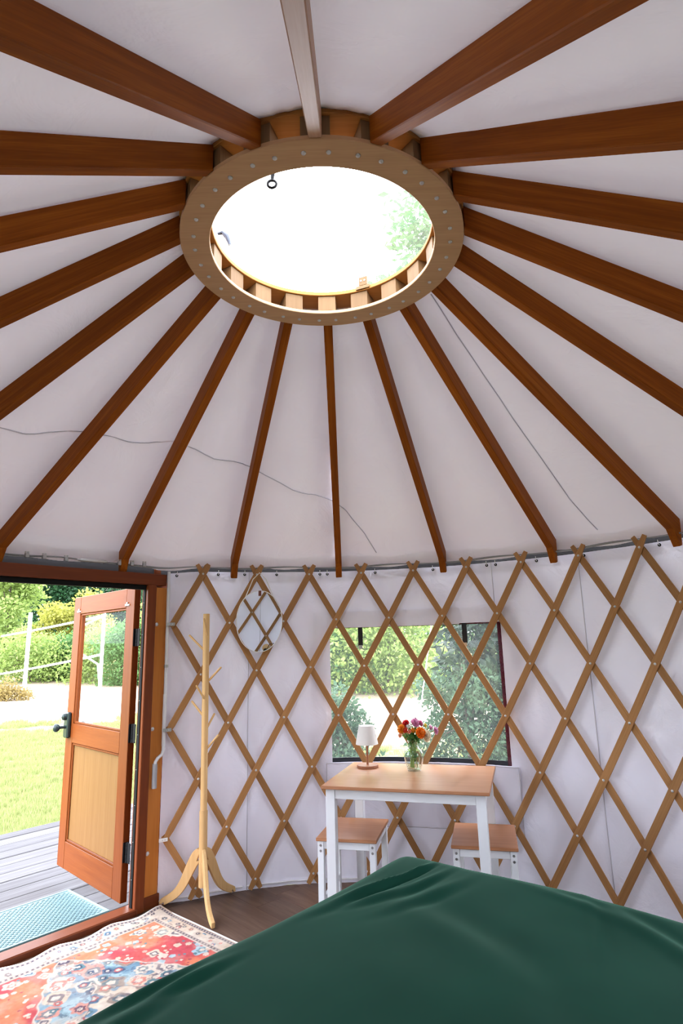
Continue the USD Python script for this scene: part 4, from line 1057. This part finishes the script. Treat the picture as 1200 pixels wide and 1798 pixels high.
# ------------------------------------------------------------------ bed and duvet
BO = np.array([.255, .640]); bu = np.array([-.645, -.764]); bu /= np.linalg.norm(bu); bv = np.array([.764, -.645]); bv /= np.linalg.norm(bv)
BM = np.eye(4); BM[:2, 0] = bu; BM[:2, 1] = bv; BM[:2, 3] = BO
if np.linalg.det(BM[:3, :3]) < 0: BM[2, 2] = -1
BL, BW = 1.93, 1.55
flipz = BM[2, 2] < 0
BM[2, 2] = 1.0
BM[:3, 1] = np.cross([0, 0, 1.], BM[:3, 0]); vsg = 1.0 if BM[:2, 1] @ bv > 0 else -1.0
def bv_(a, b): return tuple(sorted((a * vsg, b * vsg)))
bd = T('bed', 'low wooden bed under the green duvet', 'bed', M4=BM, local=True)
y0, y1 = bv_(.06, BW - .04)
for (x0, x1, q0, q1) in ((.05, BL, y0, y0 + .03), (.05, BL, y1 - .03, y1), (.05, .08, y0, y1), (BL - .03, BL, y0, y1)):
    bd.part('side_rail', box(x0, x1, q0, q1, .12, .28, .003), BEDW)
for x in (.08, BL - .08):
    for q in (y0 + .04, y1 - .04): bd.part('leg', box(x - .03, x + .03, q - .03, q + .03, 0, .12, .003), BEDW)
bd.part('mattress', box(.06, BL - .01, y0 + .005, y1 - .005, .24, .50, .03), MATTW)
dv = T('duvet', 'dark green duvet spread over the bed', 'duvet', M4=BM, local=True)
def duvet_h(u, v):
    """u along the bed from the foot, v across from the door side; returns height of the cover"""
    def edge(t, w, k=2.4): t = np.clip(t / w, 0, 1); return (1 - (1 - t) ** k) ** (1 / k)
    cr_ = np.hypot(np.clip(.26 - u, 0, 1), np.clip(.26 - v, 0, 1)); cut = np.clip(1 - np.clip((cr_ - .26) / .13, 0, 1), .0, 1) ** .5   # rounded corner
    eu, ev, ew = edge(u + .05, .17), edge(v + .05, .17) * cut, edge(BW + .05 - v, .24)
    base = .27 + .385 * eu * ev * ew
    top = eu * ev * ew
    P = np.stack([u * 1.5, v * 1.5, u * 0], -1)
    b = (meshkit.fbm(P + 3, 3, 21) - .5) * .03
    hump = .016 * np.exp(-((u - .10) / .22) ** 2 - ((v - .24) / .26) ** 2) + .020 * np.exp(-((u - .08) / .2) ** 2 - ((v - .80) / .4) ** 2)
    def fold(u0, v0, ang, L, w, h):
        c, s = math.cos(ang), math.sin(ang); a = (u - u0) * c + (v - v0) * s; q = -(u - u0) * s + (v - v0) * c + .25 * a * a
        return h * np.exp(-(a / L) ** 2) * (np.exp(-(q / w) ** 2) - .7 * np.exp(-((q - 1.7 * w) / w) ** 2))
    f = sum(fold(*k) for k in ((.21, .225, -.12, .075, .012, .013), (.33, .19, -.33, .085, .013, .012), (.40, .17, -.25, .10, .015, .010), (.42, .24, -.4, .14, .02, .007), (.27, .30, -.15, .12, .016, .006), (.36, .36, -.3, .16, .024, .007), (.50, .14, -.1, .14, .02, .008),
            (1.23, .085, .02, .13, .016, .012), (1.14, .13, -.1, .12, .018, .009), (1.38, .16, .1, .2, .025, .008), (.16, .80, 1.3, .16, .022, .005), (.20, 1.0, 1.1, .2, .03, .006), (.30, 1.15, 1.0, .25, .03, .006), (.55, .6, 1.2, .3, .06, .008), (.8, .9, .8, .35, .07, .008), (.28, .88, .4, .2, .02, .004)))
    return base + (b + hump + f) * top
uu = np.linspace(-.05, BL + .03, 260); vv = np.linspace(-.05, BW + .05, 210)
def dfn(U, W):
    h = duvet_h(U, W)
    drop = np.clip((.34 - h) / .07, 0, 1)
    return np.stack([U, W * vsg, h - .0 * drop], -1)
g1 = grid(dfn, uu, vv, flip=vsg < 0)
def skirt():
    bord = [(a, vv[0]) for a in uu] + [(uu[-1], b) for b in vv[1:]] + [(a, vv[-1]) for a in uu[::-1][1:]] + [(uu[0], b) for b in vv[::-1][1:]]
    bord = np.array(bord); Tn = len(bord)
    top = dfn(bord[:, 0], bord[:, 1])
    wob = .012 * np.sin(np.arange(Tn) * .33) + .008 * np.sin(np.arange(Tn) * .81)
    cen = np.array([BL / 2, BW / 2 * vsg, 0])
    out = top - cen; out[:, 2] = 0; out /= np.linalg.norm(out, axis=1, keepdims=True)
    r1 = top + out * (.012 + wob[:, None] * .5) - [0, 0, .08]; r2 = top + out * (.016 + wob[:, None]) - [0, 0, .17]; r3 = r2 - out * .02 + [0, 0, .004]
    V = np.vstack([top, r1, r2, r3]); F = []
    for k in range(3):
        for j in range(Tn - 1):
            F += [[k * Tn + j, (k + 1) * Tn + j, (k + 1) * Tn + j + 1], [k * Tn + j, (k + 1) * Tn + j + 1, k * Tn + j + 1]]
    return V, np.array(F)
cv = dv.part('cover', g1, DUVET, smooth=True)
dv.part('hanging_edge', skirt(), DUVET, smooth=True)

# ------------------------------------------------------------------ rug (printed pattern as a per-vertex colour)
RUC = np.array([1.085, .03]); RH = np.array([.905, .652])        # centre and half size in (d, s)
rm = np.eye(4); rm[:3, 0] = TDOOR; rm[:3, 1] = NDOOR; rm[:3, 3] = door_pt(RUC[0], RUC[1], 0)
ru = T('rug', 'coral and blue medallion rug on the floor by the door', 'rug', M4=rm, local=True)
xs = np.linspace(-RH[1], RH[1], 330); ys = np.linspace(-RH[0], RH[0], 458)
X, Y = np.meshgrid(xs, ys, indexing='ij')
def hsh(a, b, s=0): return np.modf(np.abs(np.sin(a * 127.1 + b * 311.7 + s * 74.7) * 43758.5453))[0]
def nz(x, y_, s, o=3, seed=0): return meshkit.fbm(np.stack([x * s + 50, y_ * s + 50, x * 0], -1), o, seed)
lin = lambda r, g, b: np.array([((c / 255 + .055) / 1.055) ** 2.4 if c > 10 else c / 3295 for c in (r, g, b)])
CREAM, CORAL, RED, ORANGE, BLUE, LBLUE, NAVY, TAUPE, TEAL, BEIGE = lin(232, 216, 200), lin(226, 110, 96), lin(204, 84, 96), lin(238, 140, 104), lin(126, 160, 182), lin(176, 204, 214), lin(52, 52, 92), lin(168, 150, 138), lin(104, 138, 146), lin(226, 204, 182)
def mixc(c, d_, t): return c * (1 - t[..., None]) + d_ * t[..., None]
def sm(a, b, x): t = np.clip((x - a) / (b - a), 0, 1); return t * t * (3 - 2 * t)
edge_d = np.minimum(RH[1] - np.abs(X), RH[0] - np.abs(Y))        # distance to the rug's edge
n1, n2, n3 = nz(X, Y, 9, 4, 1), nz(X, Y, 26, 3, 2), nz(X, Y, 60, 2, 3)
col = mixc(np.broadcast_to(CORAL, X.shape + (3,)), np.broadcast_to(RED, X.shape + (3,)), sm(.36, .72, nz(X, Y, 6, 4, 7)) * .9)
col = mixc(col, np.broadcast_to(ORANGE, col.shape), sm(.50, .66, nz(X, Y, 5, 3, 8)))
def motifs(col, cell, prob, pal, seed, rad=(.25, .42), mask=None, rings=True):
    """scattered little flowers: one per cell"""
    for ox in (0, .5):
        gx, gy = X / cell + ox, Y / cell + ox
        ix, iy = np.floor(gx), np.floor(gy)
        cx_, cy_ = ix + .5 + .35 * (hsh(ix, iy, seed + ox * 9) - .5), iy + .5 + .35 * (hsh(ix, iy, seed + 1 + ox * 9) - .5)
        dx, dy = gx - cx_, gy - cy_
        a = np.arctan2(dy, dx); rr = np.hypot(dx * (1 + .3 * (hsh(ix, iy, seed + 5) - .5)), dy)
        R0 = rad[0] + (rad[1] - rad[0]) * hsh(ix, iy, seed + 2 + ox)
        pet = R0 * (1 + .9 * (nz(X, Y, 1.1 / cell, 2, seed) - .5) + .12 * np.cos(a * (4 + np.floor(hsh(ix, iy, seed + 6) * 4)) + hsh(ix, iy, seed + 7) * 6))
        on = (hsh(ix, iy, seed + 3 + ox * 5) < prob)
        k = np.floor(hsh(ix, iy, seed + 4 + ox) * len(pal)).astype(int)
        c1 = np.array(pal)[k]
        m_ = on * sm(1.05, .9, rr / pet)
        if mask is not None: m_ = m_ * mask
        col = mixc(col, c1, m_)
        if rings:
            k2 = np.floor(hsh(ix, iy, seed + 8 + ox) * 3).astype(int); c2 = np.array([NAVY, CORAL, TEAL])[k2]
            col = mixc(col, c2, m_ * sm(.62, .55, rr / pet) * .75)
            col = mixc(col, np.broadcast_to(CREAM, col.shape), m_ * sm(.36, .28, rr / pet))
    return col
field = sm(.125, .128, edge_d)
ax_, ay_ = np.abs(X), np.abs(Y)
lw = .44 * np.clip(1 - (ay_ / .775) ** 1.35, 0, 1) ** .92 + .006 * np.sin(Y * 70)
med = sm(-.004, .004, lw - ax_)
inn_w = .30 * np.clip(1 - ay_ / .43, 0, 1) + .006 * np.sin(Y * 90)
inn = sm(-.004, .004, inn_w - ax_)
col = motifs(col, .16, .40, [CREAM, LBLUE, BEIGE, LBLUE], 11, (.20, .32))
col = motifs(col, .075, .42, [CREAM * .9 + CORAL * .1, LBLUE, BEIGE, CORAL * .5 + CREAM * .5], 31, (.12, .30), rings=False)
col = motifs(col, .040, .22, [CREAM, TEAL, BEIGE, NAVY * .4 + CORAL * .6], 37, (.12, .26), rings=False)
mcol = mixc(np.broadcast_to(BLUE, X.shape + (3,)), np.broadcast_to(LBLUE, X.shape + (3,)), sm(.38, .62, n1))
mcol = mixc(mcol, np.broadcast_to(TEAL, col.shape), sm(.55, .7, n2) * .6)
mcol = mixc(mcol, np.broadcast_to(BEIGE, col.shape), sm(.56, .66, nz(X, Y, 7, 3, 12)) * .75)
mcol = motifs(mcol, .155, .75, [CREAM, BEIGE, TAUPE, CORAL * .6 + CREAM * .4], 51, (.26, .40))
mcol = motifs(mcol, .085, .40, [CREAM, CORAL, TEAL, NAVY * .6 + BLUE * .4], 71, (.20, .36))
mcol = mixc(mcol, np.broadcast_to(NAVY, col.shape), sm(.64, .7, n3) * .45)
icol = mixc(np.broadcast_to(CREAM, X.shape + (3,)), np.broadcast_to(BEIGE, X.shape + (3,)), sm(.4, .6, n1))
icol = motifs(icol, .13, .7, [TEAL, CORAL, BLUE, TAUPE], 91, (.24, .38))
icol = mixc(icol, np.broadcast_to(NAVY, col.shape), sm(.66, .7, n2) * .5)
mcol = mixc(mcol, icol, inn)
mcol = mixc(mcol, np.broadcast_to(NAVY, col.shape), np.exp(-((inn_w - ax_) / .004) ** 2) * (inn_w > 0) * .55)
col = mixc(col, mcol, med)
col = mixc(col, np.broadcast_to(CREAM, col.shape), np.exp(-((lw - ax_) / .0045) ** 2) * (lw > 0.001))
bcol = mixc(np.broadcast_to(BEIGE, X.shape + (3,)), np.broadcast_to(CREAM, X.shape + (3,)), sm(.4, .6, n1))
along_ = np.where(RH[1] - ax_ < RH[0] - ay_, Y, X)
def chain(d0, w, period, c_, c2):
    global bcol
    ph = along_ / period; fr_ = ph - np.floor(ph)
    t_ = np.exp(-((edge_d - d0) / w) ** 4)
    bcol = mixc(bcol, np.broadcast_to(c_, bcol.shape), t_)
    dot = np.exp(-(((edge_d - d0) / (w * .62)) ** 2 + ((fr_ - .5) / .26) ** 2) ** 2)
    bcol = mixc(bcol, np.broadcast_to(c2, bcol.shape), dot * .9)
chain(.020, .0095, .022, NAVY * .8 + TAUPE * .2, CREAM)
chain(.108, .0095, .024, NAVY * .6 + TAUPE * .4, CREAM)
bb = motifs(bcol, .062, .55, [TAUPE, CORAL * .6 + CREAM * .4, BLUE, NAVY * .5 + TAUPE * .5], 131, (.18, .34))
bcol = mixc(bcol, bb, sm(.034, .040, edge_d) * sm(.094, .088, edge_d))
bcol = mixc(bcol, np.broadcast_to(BEIGE, bcol.shape), sm(.009, .004, edge_d))
col = mixc(bcol, col, field)
wear = sm(.40, .72, nz(X, Y, 14, 4, 40)); col = mixc(col, np.broadcast_to(CREAM, col.shape), wear * .22)
col = col * (.60 + .26 * n3[..., None])
rz = .006 + .0015 * nz(X, Y, 12, 2, 60)
wave = sm(.16, 0, RH[0] - Y) * (.5 + .5 * np.sin(X * 21 + 1.2)) * .014
V = np.stack([X, Y + .010 * np.sin(X * 21) * sm(.10, 0, RH[0] - Y), rz + wave], -1).reshape(-1, 3)
_, Fg = grid(lambda U, W: np.stack([U, W, U * 0], -1), xs, ys)
rp = ru.part('pile', (V, Fg), RUGM, smooth=True)
UsdGeom.PrimvarsAPI(stage.GetPrimAtPath(rp)).CreatePrimvar('rug_colour', Sdf.ValueTypeNames.Color3fArray, 'vertex').Set(Vt.Vec3fArray.FromNumpy(np.clip(col, 0, 1).reshape(-1, 3).astype(np.float32)))
bp_ = np.array([(-RH[1], y_) for y_ in ys[::12]] + [(x_, RH[0]) for x_ in xs[::10]] + [(RH[1], y_) for y_ in ys[::-12]] + [(x_, -RH[0]) for x_ in xs[::-10]] + [(-RH[1], -RH[0])])
bw_ = np.where(bp_[:, 1] > RH[0] - .01, (.5 + .5 * np.sin(bp_[:, 0] * 21 + 1.2)) * .014, 0)
by_ = np.where(bp_[:, 1] > RH[0] - .01, .010 * np.sin(bp_[:, 0] * 21), 0)
ru.part('bound_edge', sweep(np.column_stack([bp_[:, 0], bp_[:, 1] + by_, .005 + bw_]), .005, 6), SEAMW)
